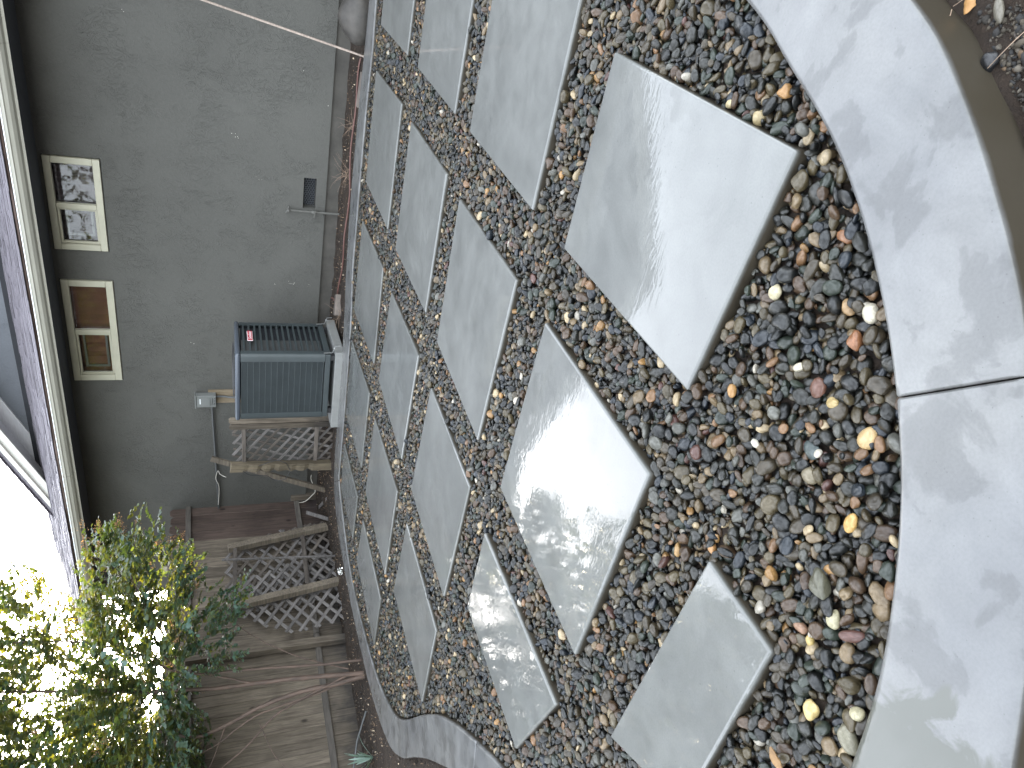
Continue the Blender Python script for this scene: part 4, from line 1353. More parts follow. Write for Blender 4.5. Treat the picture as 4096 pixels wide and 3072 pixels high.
# hold-down straps
for (x, y) in ((-W2, D2 - 0.03), (-W2, -D2 + 0.05)):
    mb = MB(); mb.beam((x - .004, y, 0.12), (x - .012, y, 0.03), 0.02, 0.002, (1, 0, 0)); mb.beam((x - .012, y, 0.03), (x - .085, y, 0.004), 0.02, 0.002); mb.beam((x - .085, y, 0.004), (x - .09, y, -0.05), 0.02, 0.002, (1, 0, 0))
    mb.tube([(x - .06, y, 0.010), (x - .06, y, 0.022)], 0.006, 6)
    mb.build('hold_down_strap', M['steel'], ac)

# ------------------------------------------------------------------ fence
FX = 7.55
def fence_top(y): return 1.885 - 0.012 * y
fence = empty('board_fence', (FX, 0.1, -0.1), label='tall weathered vertical board fence meeting the house corner', cat='fence')
y = 0.02; k = 0
rfn = random.Random(21)
while y < 9.2:
    w = rfn.uniform(0.135, 0.150) if y > 2.3 else rfn.uniform(0.150, 0.172)
    gap = 0.0003
    zt = fence_top(y) + rfn.uniform(-0.012, 0.012); zbm = float(ground_h(FX, y)) - 0.04
    t = 0.019; c_ = 0.038
    x0_ = 0.003 * (k % 2) + rfn.uniform(-0.003, 0.003)
    prof_ = [(-w / 2, zbm), (w / 2, zbm), (w / 2, zt - c_), (w / 2 - c_ * .8, zt), (-w / 2 + c_ * .8, zt), (-w / 2, zt - c_)]
    mb = MB()
    mb.add([(x0_, p_[0], p_[1]) for p_ in prof_] + [(x0_ + t, p_[0], p_[1]) for p_ in prof_], [tuple(range(6)), tuple(range(6, 12))[::-1]] + [(i, (i + 1) % 6, (i + 1) % 6 + 6, i + 6) for i in range(6)])
    o = mb.build('board', M['fence_red'] if y < 0.55 else M['fence'], fence, bevel=0.006, seg=1)
    o.location = (0, y + w / 2 - 0.1, 0.1); 
    y += w + gap; k += 1
for (z0r, z1r) in ((1.70, 1.575), (0.27, 0.185)):
    yy = 0.02
    for ye in (2.40, 4.75, 7.1, 9.2):
        za = z0r + (z1r - z0r) * yy / 4.6; zb = z0r + (z1r - z0r) * ye / 4.6
        if z0r < 1: za = zb = None
        if za is None: za = 0.262 - 0.075 * smooth01(yy / 1.0) + 0.03 * (yy > 2) ; zb = 0.262 - 0.075 * smooth01(ye / 1.0) + 0.025 * (ye > 2) - 0.01 * max(ye - 3.5, 0)
        mb = MB(); mb.beam((-0.022, yy - 0.1, float(za) + 0.06), (-0.022, ye - 0.104, float(zb) + 0.06), 0.038, 0.066)
        mb.build('rail', M['fence_rail'], fence, bevel=0.003, seg=1)
        yy = ye
for (py, wd) in ((0.035, 0.07), (2.56, 0.085), (4.9, 0.09), (7.3, 0.09)):
    mb = MB(); mb.box(-0.125, -0.043, -wd / 2, wd / 2, -0.25, (1.62 if py > 1 else 0.3)); o = mb.build('post', M['fence'], fence, bevel=0.003, seg=1, loc=(0, py - 0.1, 0.1))

# ------------------------------------------------------------------ lattices
def slat_obj(parent, p0, p1, w, t, mat, nrm, name='slat'):
    p0 = Vector(p0); p1 = Vector(p1); d = (p1 - p0); L_ = d.length
    if L_ < 0.04: return None
    d.normalize(); nrm = Vector(nrm).normalized(); s = nrm.cross(d).normalized()
    mb = MB(); mb.box(0, L_, -w / 2, w / 2, -t / 2, t / 2)
    o = mb.build(name, mat, parent, bevel=0.0012, seg=1)
    o.matrix_local = Matrix(((d.x, s.x, nrm.x, p0.x), (d.y, s.y, nrm.y, p0.y), (d.z, s.z, nrm.z, p0.z), (0, 0, 0, 1)))
    return o


def clip_line(c, d, poly):
    """Clips the line c + t d by a convex polygon; returns (t0, t1) or None."""
    t0, t1 = -1e9, 1e9
    n = len(poly)
    area_ = sum(poly[i][0] * poly[(i + 1) % n][1] - poly[(i + 1) % n][0] * poly[i][1] for i in range(n))
    sg = 1 if area_ > 0 else -1
    for i in range(n):
        a = poly[i]; b = poly[(i + 1) % n]
        nx, ny = -(b[1] - a[1]) * sg, (b[0] - a[0]) * sg
        num = (a[0] - c[0]) * nx + (a[1] - c[1]) * ny; den = d[0] * nx + d[1] * ny
        if abs(den) < 1e-9:
            if num > 0: return None
            continue
        t = num / den
        if den > 0: t0 = max(t0, t)
        else: t1 = min(t1, t)
    return (t0, t1) if t1 > t0 else None


def lattice(parent, poly, ang1, ang2, pitch, w, mats, to3, nrm, thick=0.008, rr=None, broken=0.0):
    rr = rr or random.Random(1)
    cx = sum(p[0] for p in poly) / len(poly); cz = sum(p[1] for p in poly) / len(poly)
    for li, a in enumerate((ang1, ang2)):
        d = (math.cos(a), math.sin(a)); q = (-d[1], d[0])
        for k in range(-30, 31):
            c = (cx + q[0] * k * pitch, cz + q[1] * k * pitch)
            tt = clip_line(c, d, poly)
            if not tt: continue
            if rr.random() < broken: continue
            t0, t1 = tt
            t0 += rr.uniform(-0.015, 0.01); t1 += rr.uniform(-0.01, 0.015)
            if t1 - t0 < 0.06: continue
            off = (0.5 if li == 0 else -0.5) * (thick + 0.001)
            slat_obj(parent, to3(c[0] + d[0] * t0, c[1] + d[1] * t0, off), to3(c[0] + d[0] * t1, c[1] + d[1] * t1, off), w, thick, rr.choice(mats), nrm)


# (a) screen between the condenser and the wall corner, plane y = 0.95
scr = empty('lattice_screen', (5.7, 0.93, -0.1), label='upright diagonal lattice screen right behind the condenser', cat='lattice')
S0 = Vector((5.7, 0.93, -0.1))
t3 = lambda a, b, off: Vector((a, 0.93 - off, b)) - S0
lattice(scr, [(5.40, -0.12), (6.02, -0.12), (6.02, 1.09), (5.40, 1.09)], math.radians(112), math.radians(36), 0.098, 0.032, [M['lattice'], M['lattice_dk']], t3, (0, 1, 0), rr=random.Random(4))
for z in (0.975, 0.14):
    slat_obj(scr, Vector((5.36, 0.955, z)) - S0, Vector((6.03, 0.955, z - 0.01)) - S0, 0.045, 0.03, M['lattice_dk'], (0, 1, 0), 'rail')
for (x, h, w) in ((5.335, 1.135, 0.085), (5.425, 1.13, 0.075)):
    c_ = 0.02
    mb = MB(); pr = [(-w / 2, -0.12), (w / 2, -0.12), (w / 2, h - c_), (w / 2 - c_, h), (-w / 2 + c_, h), (-w / 2, h - c_)]
    mb.add([(p_[0], 0, p_[1]) for p_ in pr] + [(p_[0], 0.016, p_[1]) for p_ in pr], [tuple(range(6)), tuple(range(6, 12))[::-1]] + [(i, (i + 1) % 6, (i + 1) % 6 + 6, i + 6) for i in range(6)])
    mb.build('picket', M['fence'], scr, loc=(x - S0.x, 0.96 - S0.y, 0.1))
# notched post, a little hacked about
mb = MB(); rr = random.Random(12)
nz = 26
rows = []
for i in range(nz):
    z = -0.14 + (1.12 + 0.14) * i / (nz - 1)
    ph = (z * 7.2) % 1.0
    notch = 0.018 * max(0, 1 - abs(ph - 0.5) * 4) if 0.1 < z < 0.95 else 0
    sx_ = 0.052 + rr.uniform(-.0015, .0015); sy_ = 0.047
    lean = 0.0
    rows.append([(-sx_ + lean, -sy_, z), (sx_ - notch * .8 + lean, -sy_, z), (sx_ - notch * 2 + lean, sy_ - notch, z + .01), (-sx_ + lean, sy_ - notch * .7, z - .01)])
V_ = [p_ for r in rows for p_ in r]
F_ = [(i * 4 + k, i * 4 + (k + 1) % 4, (i + 1) * 4 + (k + 1) % 4, (i + 1) * 4 + k) for i in range(nz - 1) for k in range(4)]
F_ += [(0, 3, 2, 1), tuple((nz - 1) * 4 + k for k in range(4))]
mb.add(V_, F_)
o = mb.build('wooden_post', mat_wood('split_post_wood', (0.10, 0.082, 0.055), (0.22, 0.18, 0.125), axis='Z'), None, bevel=0.003, seg=1, loc=(6.05, 1.0, 0.0), rot=(0.0, math.radians(-2), 0.1))
tag(o, 'short thick split wooden post with diagonal notches beside the lattice screen', 'post')
ld = MB(); ld.beam((6.36, 0.40, 1.345), (6.86, 0.60, -0.13), 0.075, 0.032, (0, 1, 0))
o = ld.build('leaning_board', M['post'], None, bevel=0.002, seg=1); tag(o, 'grey board leaning behind the notched post', 'board')
# black wire tied round the post
wv = MB(); wv.tube(catmull([(6.03, 1.06, 0.98), (6.10, 1.06, 0.90), (6.13, 1.05, 0.72), (6.19, 1.07, 0.62), (6.18, 1.08, 0.50), (6.07, 1.07, 0.44), (6.00, 1.06, 0.46), (5.93, 1.06, 0.50), (5.90, 1.05, 0.62), (5.96, 1.06, 0.80)], 6), 0.004, 6)
o = wv.build('black_wire', M['blackwire'], None, smooth=True); tag(o, 'black wire looped round the notched post', 'wire')

# (b) lattice sheets leaning in front of the fence, plane about x = 7.35
LX = 7.36
lat = empty('leaning_lattice', (LX, 1.4, -0.1), label='broken grey lattice panels leaning on the fence with two heavy timbers', cat='lattice')
L0 = Vector((LX, 1.4, -0.1))
def t3b(xo, lean): return lambda a, b, off: Vector((LX + xo + off + lean * max(b, 0), a, b)) - L0
lattice(lat, [(0.72, -0.10), (2.05, -0.20), (2.02, 1.17), (1.02, 1.19), (0.72, 0.52)], math.radians(-40), math.radians(34), 0.132, 0.038, [M['lattice'], M['lattice'], M['lattice_dk']], t3b(0.03, 0.06), (-1, 0, 0.06), rr=random.Random(14))
lattice(lat, [(1.25, -0.16), (2.40, -0.18), (2.46, 0.50), (2.02, 1.20), (1.60, 1.18)], math.radians(-37), math.radians(37), 0.135, 0.038, [M['lattice']], t3b(-0.02, 0.05), (-1, 0, 0.05), rr=random.Random(15), broken=0.05)
lattice(lat, [(0.60, -0.12), (1.0, -0.12), (1.0, 0.42), (0.70, 0.40)], math.radians(-40), math.radians(50), 0.10, 0.036, [M['lattice_dk']], t3b(0.07, 0.04), (-1, 0, 0.0), rr=random.Random(16))
for z, ya, yb in ((1.085, 1.06, 1.72), (0.235, 0.90, 1.80)):
    slat_obj(lat, Vector((LX - 0.045, ya, z - 0.01)) - L0, Vector((LX - 0.045, yb, z + 0.0)) - L0, 0.05, 0.03, M['lattice_dk'], (1, 0, 0), 'rail')
tA = MB(); tA.beam((7.27, 0.86, -0.16), (7.33, 1.06, 1.155), 0.085, 0.085, (1, 0, 0))
o = tA.build('leaning_timber', M['post'], None, bevel=0.003, seg=1); tag(o, 'pale square timber standing in the lattice, nearer the house', 'timber')
tB = MB(); tB.beam((7.22, 1.87, -0.24), (7.32, 2.02, 1.19), 0.085, 0.085, (1, 0, 0))
o = tB.build('leaning_timber', M['post'], None, bevel=0.003, seg=1); tag(o, 'square timber standing in the lattice beside the shrub stems', 'timber')
st = MB(); st.beam((7.1, 1.573, -0.12), (7.16, 1.40, 1.23), 0.022, 0.022, (1, 0, 0))
o = st.build('garden_stake', M['lattice'], None, bevel=0.002, seg=1); tag(o, 'thin pale upright stake in front of the leaning lattice', 'stake')
for k, (p0, p1, w, lab) in enumerate((((7.05, 0.95, -0.10), (7.22, 0.62, 0.14), 0.05, 'short broken grey board end lying under the lattice by the house corner'),
                                ((6.9, 0.72, -0.10), (7.30, 0.45, -0.05), 0.05, 'weathered board scrap flat on the soil by the house corner'),)):
    mb = MB(); mb.beam(p0, p1, w, 0.018); o = mb.build('board_scrap', M['lattice'], None, bevel=0.002, seg=1); tag(o, lab, 'board')

# ------------------------------------------------------------------ things along the wall
bb = bmesh.new(); bmesh.ops.create_icosphere(bb, subdivisions=4, radius=1.0)
rb = random.Random(3)
wv_ = [(Vector((rb.uniform(-1, 1), rb.uniform(-1, 1), rb.uniform(-1, 1))) * rb.uniform(1, 5), rb.uniform(0, 6), rb.uniform(.02, .07)) for _ in range(12)]
for v_ in bb.verts:
    c_ = v_.co.copy(); s_ = 1.0
    for w_, ph, a_ in wv_: s_ += a_ * math.sin(c_.dot(w_) + ph) / (0.4 + w_.length * .3)
    if c_.z > 0: c_.z = c_.z ** 0.9 * (1 - 0.25 * abs(c_.x))
    v_.co = Vector((c_.x * 0.24, c_.y * 0.17, c_.z * 0.20)) * s_
me = bpy.data.meshes.new('boulder'); bb.to_mesh(me); bb.free(); me.polygons.foreach_set('use_smooth', [True] * len(me.polygons))
o = link_mesh('boulder', me, M['boulder'], None, (0.93, 0.92, 0.035)); tag(o, 'dark round boulder between the wall and the concrete border', 'boulder')
sk = MB(); sk.beam((1.235, 0.88, -0.07), (1.03, 0.10, 1.75), 0.024, 0.016, (1, 0, 0))
o = sk.build('wooden_stake', M['stake'], None, bevel=0.001, seg=1); tag(o, 'long thin wooden lath leaning on the wall by the boulder', 'stake')
tb = MB(); pts_ = [(1.26, 0.80), (1.6, 0.72), (2.1, 0.70), (2.6, 0.78), (3.1, 0.76), (3.5, 0.70), (3.85, 0.60), (4.0, 0.45), (4.05, 0.32), (4.1, 0.2)]
tb.tube([(p_[0], p_[1], float(ground_h(p_[0], p_[1])) + 0.022 + 0.008 * math.sin(i * .6)) for i, p_ in enumerate(catmull(pts_, 6))], 0.0085, 8)
o = tb.build('drip_tube', M['tubing'], None, smooth=True); tag(o, 'reddish brown irrigation tube lying along the soil by the foundation', 'hose')
for (x, y, a, b, c, rz, lab) in ((1.52, 0.93, 0.16, 0.10, 0.022, 0.2, 'flat brown stone half buried beside the border near the boulder'), (3.93, 0.70, 0.12, 0.085, 0.04, 0.5, 'grey-brown brick-like block lying by the condenser pad')):
    mb = MB(); mb.box(-a, a, -b, b, -c, c); o = mb.build('flat_stone', M['brick'], None, bevel=0.008, seg=2, loc=(x, y, float(ground_h(x, y)) + c * .6), rot=(0.05, -0.08, rz)); tag(o, lab, 'stone')
mb = MB(); 
fo = bmesh.new(); bmesh.ops.create_icosphere(fo, subdivisions=3, radius=0.045)
for v_ in fo.verts: v_.co *= 1 + rb.uniform(-.3, .3); v_.co.z *= .7
me = bpy.data.meshes.new('crumpled_foil'); fo.to_mesh(me); fo.free()
o = link_mesh('crumpled_foil', me, M['foil'], None, (6.72, 2.16, float(ground_h(6.72, 2.16)) + 0.03)); tag(o, 'crumpled piece of silver foil at the foot of the timber', 'foil')


def twigs(name, base, n, L_, lab, seed, mat='twig', rad=0.0016, spread=1.0, flat=False):
    r = random.Random(seed); mb = MB()
    for k in range(n):
        a = r.uniform(0, 6.28); el = r.uniform(0.1, 1.2) if not flat else r.uniform(0.0, 0.2)
        p = Vector(base) + Vector((r.uniform(-.04, .04), r.uniform(-.04, .04), 0)) * spread
        d = Vector((math.cos(a) * math.cos(el), math.sin(a) * math.cos(el), math.sin(el)))
        pts = [p]
        for s in range(5):
            d = (d + Vector((r.uniform(-.4, .4), r.uniform(-.4, .4), r.uniform(-.35, .15)))).normalized()
            p = p + d * L_ / 5 * r.uniform(0.6, 1.2)
            p.z = max(p.z, float(ground_h(p.x, p.y)) + 0.004)
            pts.append(p.copy())
        mb.tube(pts, [rad * (1 - 0.13 * i) for i in range(len(pts))], 4)
    o = mb.build(name, M[mat], None); tag(o, lab, 'dry plant'); return o


twigs('dry_weed', (2.45, 0.55, -0.05), 26, 0.26, 'dry straw-coloured weed sprouting by the foundation near the vent', 4)
twigs('dry_weed', (1.95, 0.62, -0.05), 12, 0.18, 'small dry weed by the foundation between boulder and vent', 5)
twigs('dry_weed', (3.98, 0.82, -0.05), 12, 0.22, 'tuft of dry grass stalks at the condenser pad corner', 6)
# drip pipe and plant at the fence foot
mb = MB(); mb.tube([(7.33, 5.0, 0.36), (7.30, 4.55, 0.10), (7.05, 4.1, -0.02), (6.75, 3.98, -0.10)], 0.009, 8)
o = mb.build('grey_hose', M['conduit'], None, smooth=True); tag(o, 'thin grey pipe slanting from the fence rail to the soil', 'pipe')
mb = MB(); mb.tube([(6.40, 4.72, -0.11), (6.55, 4.95, -0.02), (6.9, 5.4, 0.12)], 0.014, 8)
o = mb.build('bare_stick', M['twig'], None, smooth=True); tag(o, 'bare tan stick leaning beside the border bend', 'stick')


def strap_plant(loc, n, L_, seed, lab):
    r = random.Random(seed); root = empty('strap_leaf_plant', loc, label=lab, cat='plant')
    for k in range(n):
        a = r.uniform(0, 6.28); el = r.uniform(0.6, 1.4); W = r.uniform(0.009, 0.014); LL = L_ * r.uniform(0.6, 1.1)
        p = Vector((0, 0, 0)); d = Vector((math.cos(a) * math.cos(el), math.sin(a) * math.cos(el), math.sin(el)))
        side = Vector((-math.sin(a), math.cos(a), 0)); V_ = []; m = 9
        for i in range(m):
            t = i / (m - 1); w = W * math.sin(math.pi * min(0.97, 0.12 + 0.88 * t)) ** 0.7
            up_ = side.cross(d).normalized()
            V_ += [tuple(p - side * w), tuple(p - up_ * w * 0.25), tuple(p + side * w)]
            d = (d + Vector((0, 0, -0.13 * t))).normalized(); p = p + d * LL / m
        F_ = [(i * 3 + j, i * 3 + j + 1, i * 3 + j + 4, i * 3 + j + 3) for i in range(m - 1) for j in range(2)]
        me = bpy.data.meshes.new('leaf'); me.from_pydata(V_, [], F_); me.polygons.foreach_set('use_smooth', [True] * len(F_))
        at = me.attributes.new('tint', 'FLOAT_COLOR', 'POINT'); at.data.foreach_set('color', [1.0] * (4 * len(V_)))
        link_mesh('leaf', me, M['blade'], root)


strap_plant((6.95, 4.35, -0.13), 15, 0.30, 3, 'young plant with pale strap leaves at the foot of the fence')

# ------------------------------------------------------------------ crape myrtle
TREE = Vector((6.50, 3.67, -0.14))
Rh = Vector((-0.8267, -0.5626, 0)).normalized(); Fh = Vector((0.5664, -0.8242, 0)).normalized()
tree = empty('crape_myrtle_tree', tuple(TREE), label='multi-stemmed crape myrtle with smooth reddish stems and backlit leaves before the fence', cat='tree')


def W(w, z, d=0.0): return Rh * w + Fh * d + Vector((0, 0, z + 0.14))   # local to the tree


def wpt(p): return Vector(p) - TREE


stems = [
    ([(6.535, 3.701, -0.16), (6.500, 3.677, 0.310), (6.475, 3.660, 0.789), (6.465, 3.653, 1.245), (6.437, 3.634, 1.536), (6.406, 3.612, 1.887), (6.346, 3.571, 2.225), (6.30, 3.54, 2.6), (6.22, 3.5, 3.1), (6.2, 3.4, 3.8)], 0.030, 0.010),
    ([(6.550, 3.711, -0.16), (6.583, 3.734, 0.212), (6.604, 3.748, 0.554), (6.655, 3.784, 0.854), (6.753, 3.851, 1.175), (6.812, 3.891, 1.426), (6.775, 3.866, 1.612), (6.716, 3.825, 1.822), (6.782, 3.90, 2.1), (6.85, 4.0, 2.5), (6.9, 4.2, 3.2)], 0.032, 0.010),
    ([(6.41, 3.62, -0.13), (6.400, 3.615, 0.309), (6.360, 3.581, 0.942), (6.330, 3.560, 1.463), (6.263, 3.514, 1.676), (6.1, 3.38, 2.0), (5.95, 3.3, 2.5), (5.85, 3.3, 3.1)], 0.017, 0.007),
    ([(6.57, 3.72, -0.05), (6.625, 3.762, 0.312), (6.730, 3.835, 0.715), (6.963, 3.995, 1.027), (7.10, 4.12, 1.3), (7.2, 4.35, 1.7), (7.2, 4.6, 2.3)], 0.014, 0.006),
    ([(6.52, 3.69, 0.05), (6.62, 3.80, 0.5), (6.70, 3.86, 0.95), (6.86, 3.98, 1.3), (7.0, 4.1, 1.8)], 0.015, 0.006),
    ([(6.48, 3.66, 0.05), (6.36, 3.50, 0.55), (6.18, 3.30, 0.98), (5.92, 3.1, 1.30)], 0.0085, 0.003),
]
brs = [
    ([(6.474, 3.659, 0.944), (6.356, 3.578, 1.317), (6.313, 3.548, 1.492), (6.211, 3.478, 1.676), (5.963, 3.308, 1.812), (5.726, 3.145, 1.878), (5.45, 2.97, 1.98)], 0.012, 0.004),
    ([(6.400, 3.608, 1.522), (6.083, 3.390, 1.674), (5.671, 3.107, 1.919), (5.408, 2.926, 2.025), (5.25, 2.82, 2.12)], 0.011, 0.003),
    ([(6.33, 3.56, 2.3), (6.1, 3.4, 2.55), (5.9, 3.25, 2.8), (5.7, 3.1, 3.0)], 0.010, 0.003),
    ([(6.75, 3.86, 1.2), (6.95, 4.15, 1.35), (7.0, 4.4, 1.5)], 0.008, 0.003),
    ([(6.72, 3.83, 1.8), (6.9, 4.3, 2.0), (6.9, 4.7, 2.3)], 0.009, 0.003),
    ([(6.80, 3.88, 0.90), (7.0, 4.2, 0.72), (7.1, 4.45, 0.35)], 0.006, 0.003),
]
rs = random.Random(6)
for pts, r0, r1 in stems + brs:
    P_ = catmull([tuple(wpt(p_)) for p_ in pts], 5)
    P_ = [(p_[0] + rs.uniform(-.003, .003), p_[1] + rs.uniform(-.003, .003), p_[2]) for p_ in P_]
    m = len(P_)
    mb = MB(); mb.tube(P_, [0.86 * (r0 + (r1 - r0) * i / (m - 1)) * (1 + 0.10 * math.sin(i * 1.9)) for i in range(m)], 9)
    mb.build('trunk' if (pts, r0, r1) in stems else 'limb', M['bark'], tree, smooth=True)

DENSE = [(1.25, 2.90), (0.95, 2.70), (0.74, 2.56), (0.62, 2.40), (0.62, 2.30), (0.97, 2.30), (1.05, 2.27), (1.45, 2.24), (1.62, 2.10), (1.50, 1.80), (1.34, 1.52), (1.0, 1.47), (0.79, 1.51), (0.31, 1.48), (0.16, 1.55), (-0.3, 1.48), (-0.9, 1.40), (-1.7, 1.6), (-2.2, 2.4), (-2.2, 4.0), (-1.6, 5.0), (-0.5, 5.0), (0.25, 4.3), (0.62, 3.5), (0.95, 3.05), (1.2, 3.0)]
SP1 = [(0.94, 1.48), (0.98, 1.04), (0.67, 1.09), (0.3, 1.08), (0.2, 1.46)]
SP2 = [(-0.05, 1.52), (-0.13, 1.33), (-0.35, 1.35), (-0.9, 1.45)]
leafproto = []
for s in range(3):
    rr = random.Random(40 + s)
    cup = 0.10 + 0.08 * s; bend = 0.12 + 0.06 * s
    V_ = []
    for (t, w) in ((0.0, 0.04), (0.3, 0.40), (0.65, 0.42), (1.0, 0.02)):
        zc = -bend * t * t
        V_ += [(t, -w, zc + cup * w), (t, 0, zc), (t, w, zc + cup * w)]
    F_ = [(i * 3 + j, i * 3 + j + 1, i * 3 + j + 4, i * 3 + j + 3) for i in range(3) for j in range(2)]
    leafproto.append((np.array(V_, float), np.array(F_)))


def leaf_mesh(name, base, dirs, nrms, size, tint, mat, parent):
    """Many leaves: position, direction (length axis), rough normal, size -> one mesh."""
    base = np.array(base); dirs = np.array(dirs); nrms = np.array(nrms)
    dirs /= np.linalg.norm(dirs, axis=1, keepdims=True)
    side = np.cross(nrms, dirs); side /= (np.linalg.norm(side, axis=1, keepdims=True) + 1e-9)
    up_ = np.cross(dirs, side)
    ks = rng.integers(0, 3, len(base)); Vs = []; Fs = []; Cs = []; off = 0
    for k, (pv, pf) in enumerate(leafproto):
        m_ = np.flatnonzero(ks == k)
        v = base[m_][:, None] + size[m_][:, None, None] * (pv[None, :, 0:1] * dirs[m_][:, None] + pv[None, :, 1:2] * side[m_][:, None] + pv[None, :, 2:3] * up_[m_][:, None])
        f = pf[None] + (np.arange(len(m_)) * len(pv))[:, None, None] + off
        Vs.append(v.reshape(-1, 3)); Fs.append(f.reshape(-1, 4)); Cs.append(np.repeat(tint[m_], len(pv), 0)); off += len(pv) * len(m_)
    V = np.concatenate(Vs); Fa = np.concatenate(Fs); Cc = np.concatenate(Cs)
    me = bpy.data.meshes.new(name)
    me.vertices.add(len(V)); me.vertices.foreach_set('co', V.astype(np.float32).ravel())
    me.loops.add(Fa.size); me.loops.foreach_set('vertex_index', Fa.astype(np.int32).ravel())
    me.polygons.add(len(Fa)); me.polygons.foreach_set('loop_start', np.arange(len(Fa), dtype=np.int32) * 4)
    me.update(calc_edges=True); me.validate()
    a = me.attributes.new('tint', 'FLOAT_COLOR', 'POINT'); a.data.foreach_set('color', np.concatenate([Cc, np.ones((len(Cc), 1))], 1).astype(np.float32).ravel())
    me.polygons.foreach_set('use_smooth', [True] * len(me.polygons))
    o = link_mesh(name, me, mat, parent); o['kind'] = 'stuff'
    return o


def grow(tree_ob, nshoots, sampler, leaf_len, shoot_len, tints, mat, seed, per=15, twig=True, panicle_mat=None, origin=None, droop=0.25, rad=0.0022, out_bias=1.0):
    r = np.random.default_rng(seed); rr = random.Random(seed)
    B = []; Dd = []; Nn = []; Sz = []; Tn = []
    tw = MB(); PB = []; PD = []; PN = []; PS = []
    for k in range(nshoots):
        p = sampler(rr)
        if p is None: continue
        out = (p - origin); out.normalize()
        d = (out * out_bias + Vector((rr.gauss(0, .5), rr.gauss(0, .5), rr.gauss(0, .4) + 0.15))).normalized()
        L_ = shoot_len * rr.uniform(0.6, 1.2); n_ = int(per * rr.uniform(0.7, 1.2)); pts = [p.copy()]
        tcol = np.array(tints[rr.randrange(len(tints))]) * rr.uniform(0.75, 1.2)
        side0 = d.cross(Vector((0, 0, 1)));
        if side0.length < .01: side0 = Vector((1, 0, 0))
        side0.normalize()
        for i in range(n_):
            t = i / n_
            d = (d + Vector((rr.gauss(0, .05), rr.gauss(0, .05), -droop * 0.05 * (1 + t)))).normalized()
            p = p + d * (L_ / n_)
            pts.append(p.copy())
            sgn = 1 if i % 2 else -1
            ld = (side0 * sgn * rr.uniform(0.7, 1.1) + d * rr.uniform(0.35, 0.9) + Vector((rr.gauss(0, .25), rr.gauss(0, .25), rr.gauss(-.05, .25))))
            B.append(tuple(p)); Dd.append(tuple(ld)); Nn.append((rr.gauss(0, .45), rr.gauss(0, .45), 1.0)); Sz.append(leaf_len * rr.uniform(0.65, 1.15) * (1 - 0.35 * t)); Tn.append(tcol * rr.uniform(0.8, 1.2))
        if twig: tw.tube(pts[::3] + [pts[-1]], [rad * (1 - 0.7 * i / max(1, len(pts[::3]))) for i in range(len(pts[::3]) + 1)], 3, cap=False)
        if panicle_mat and rr.random() < 0.10:
            for q in range(46):
                t = rr.random(); pp = p + d * 0.11 * t + Vector((rr.gauss(0, 1), rr.gauss(0, 1), rr.gauss(0, 1))) * 0.026 * (1.1 - t)
                PB.append(tuple(pp)); PD.append((rr.gauss(0, 1), rr.gauss(0, 1), rr.gauss(0, 1))); PN.append((rr.gauss(0, 1), rr.gauss(0, 1), rr.gauss(0, 1))); PS.append(rr.uniform(0.006, 0.010))
    o = leaf_mesh('foliage', B, Dd, Nn, np.array(Sz), np.array(Tn), mat, tree_ob)
    if twig:
        t_ = tw.build('twigs', M['bark'], tree_ob); t_['kind'] = 'stuff'
    if PB: leaf_mesh('seed_heads', PB, PD, PN, np.array(PS), np.ones((len(PB), 3)), panicle_mat, tree_ob)
    return len(B)


def poly_sampler(poly, dsig, weight=None):
    xs = [p_[0] for p_ in poly]; zs = [p_[1] for p_ in poly]

    def f(rr):
        for _ in range(40):
            w = rr.uniform(min(xs), max(xs)); z = rr.uniform(min(zs), max(zs))
            if not bool(in_poly(np.array(w), np.array(z), poly)): continue
            if weight and rr.random() > weight(w, z): continue
            d = rr.gauss(0, dsig)
            p = W(w, z, d)
            if (p + TREE).x > 7.42 and (p + TREE).z < 1.95: continue
            return p
        return None
    return f


def wgt(w, z):
    # holes through which the sky shows: near the sun and on the side of the upper bough
    if 0.05 < w < 0.36 and 2.42 < z < 2.75: return 0.10
    if 0.45 < w < 0.95 and 2.28 < z < 2.45: return 0.25
    if w > 0.9: return 0.55
    if z > 2.3: return 0.85 if w < 0 else 0.55
    if w > 0.3: return 0.8
    return 0.9


def inset(poly, k):
    cx = sum(p_[0] for p_ in poly) / len(poly); cz = sum(p_[1] for p_ in poly) / len(poly)
    return [(cx + (p_[0] - cx) * k, cz + (p_[1] - cz) * k) for p_ in poly]


GREEN = [(1.0, 1.0, 1.0), (0.8, 1.0, 1.0), (1.15, 1.1, 0.8), (0.9, 1.05, 1.1), (0.7, 0.85, 0.8)]
orig = W(0.15, 1.7, 0.0)
nl = grow(tree, 5400, poly_sampler(inset(DENSE, 0.985), 0.33, wgt), 0.062, 0.25, GREEN, M['leaf'], 3, per=17, panicle_mat=M['panicle'], origin=orig)
nl += grow(tree, 75, poly_sampler(SP1, 0.2), 0.052, 0.20, GREEN, M['leaf'], 5, per=14, origin=orig)
nl += grow(tree, 22, poly_sampler(SP2, 0.2), 0.052, 0.20, GREEN, M['leaf'], 6, per=14, origin=orig)
print('leaves', nl)

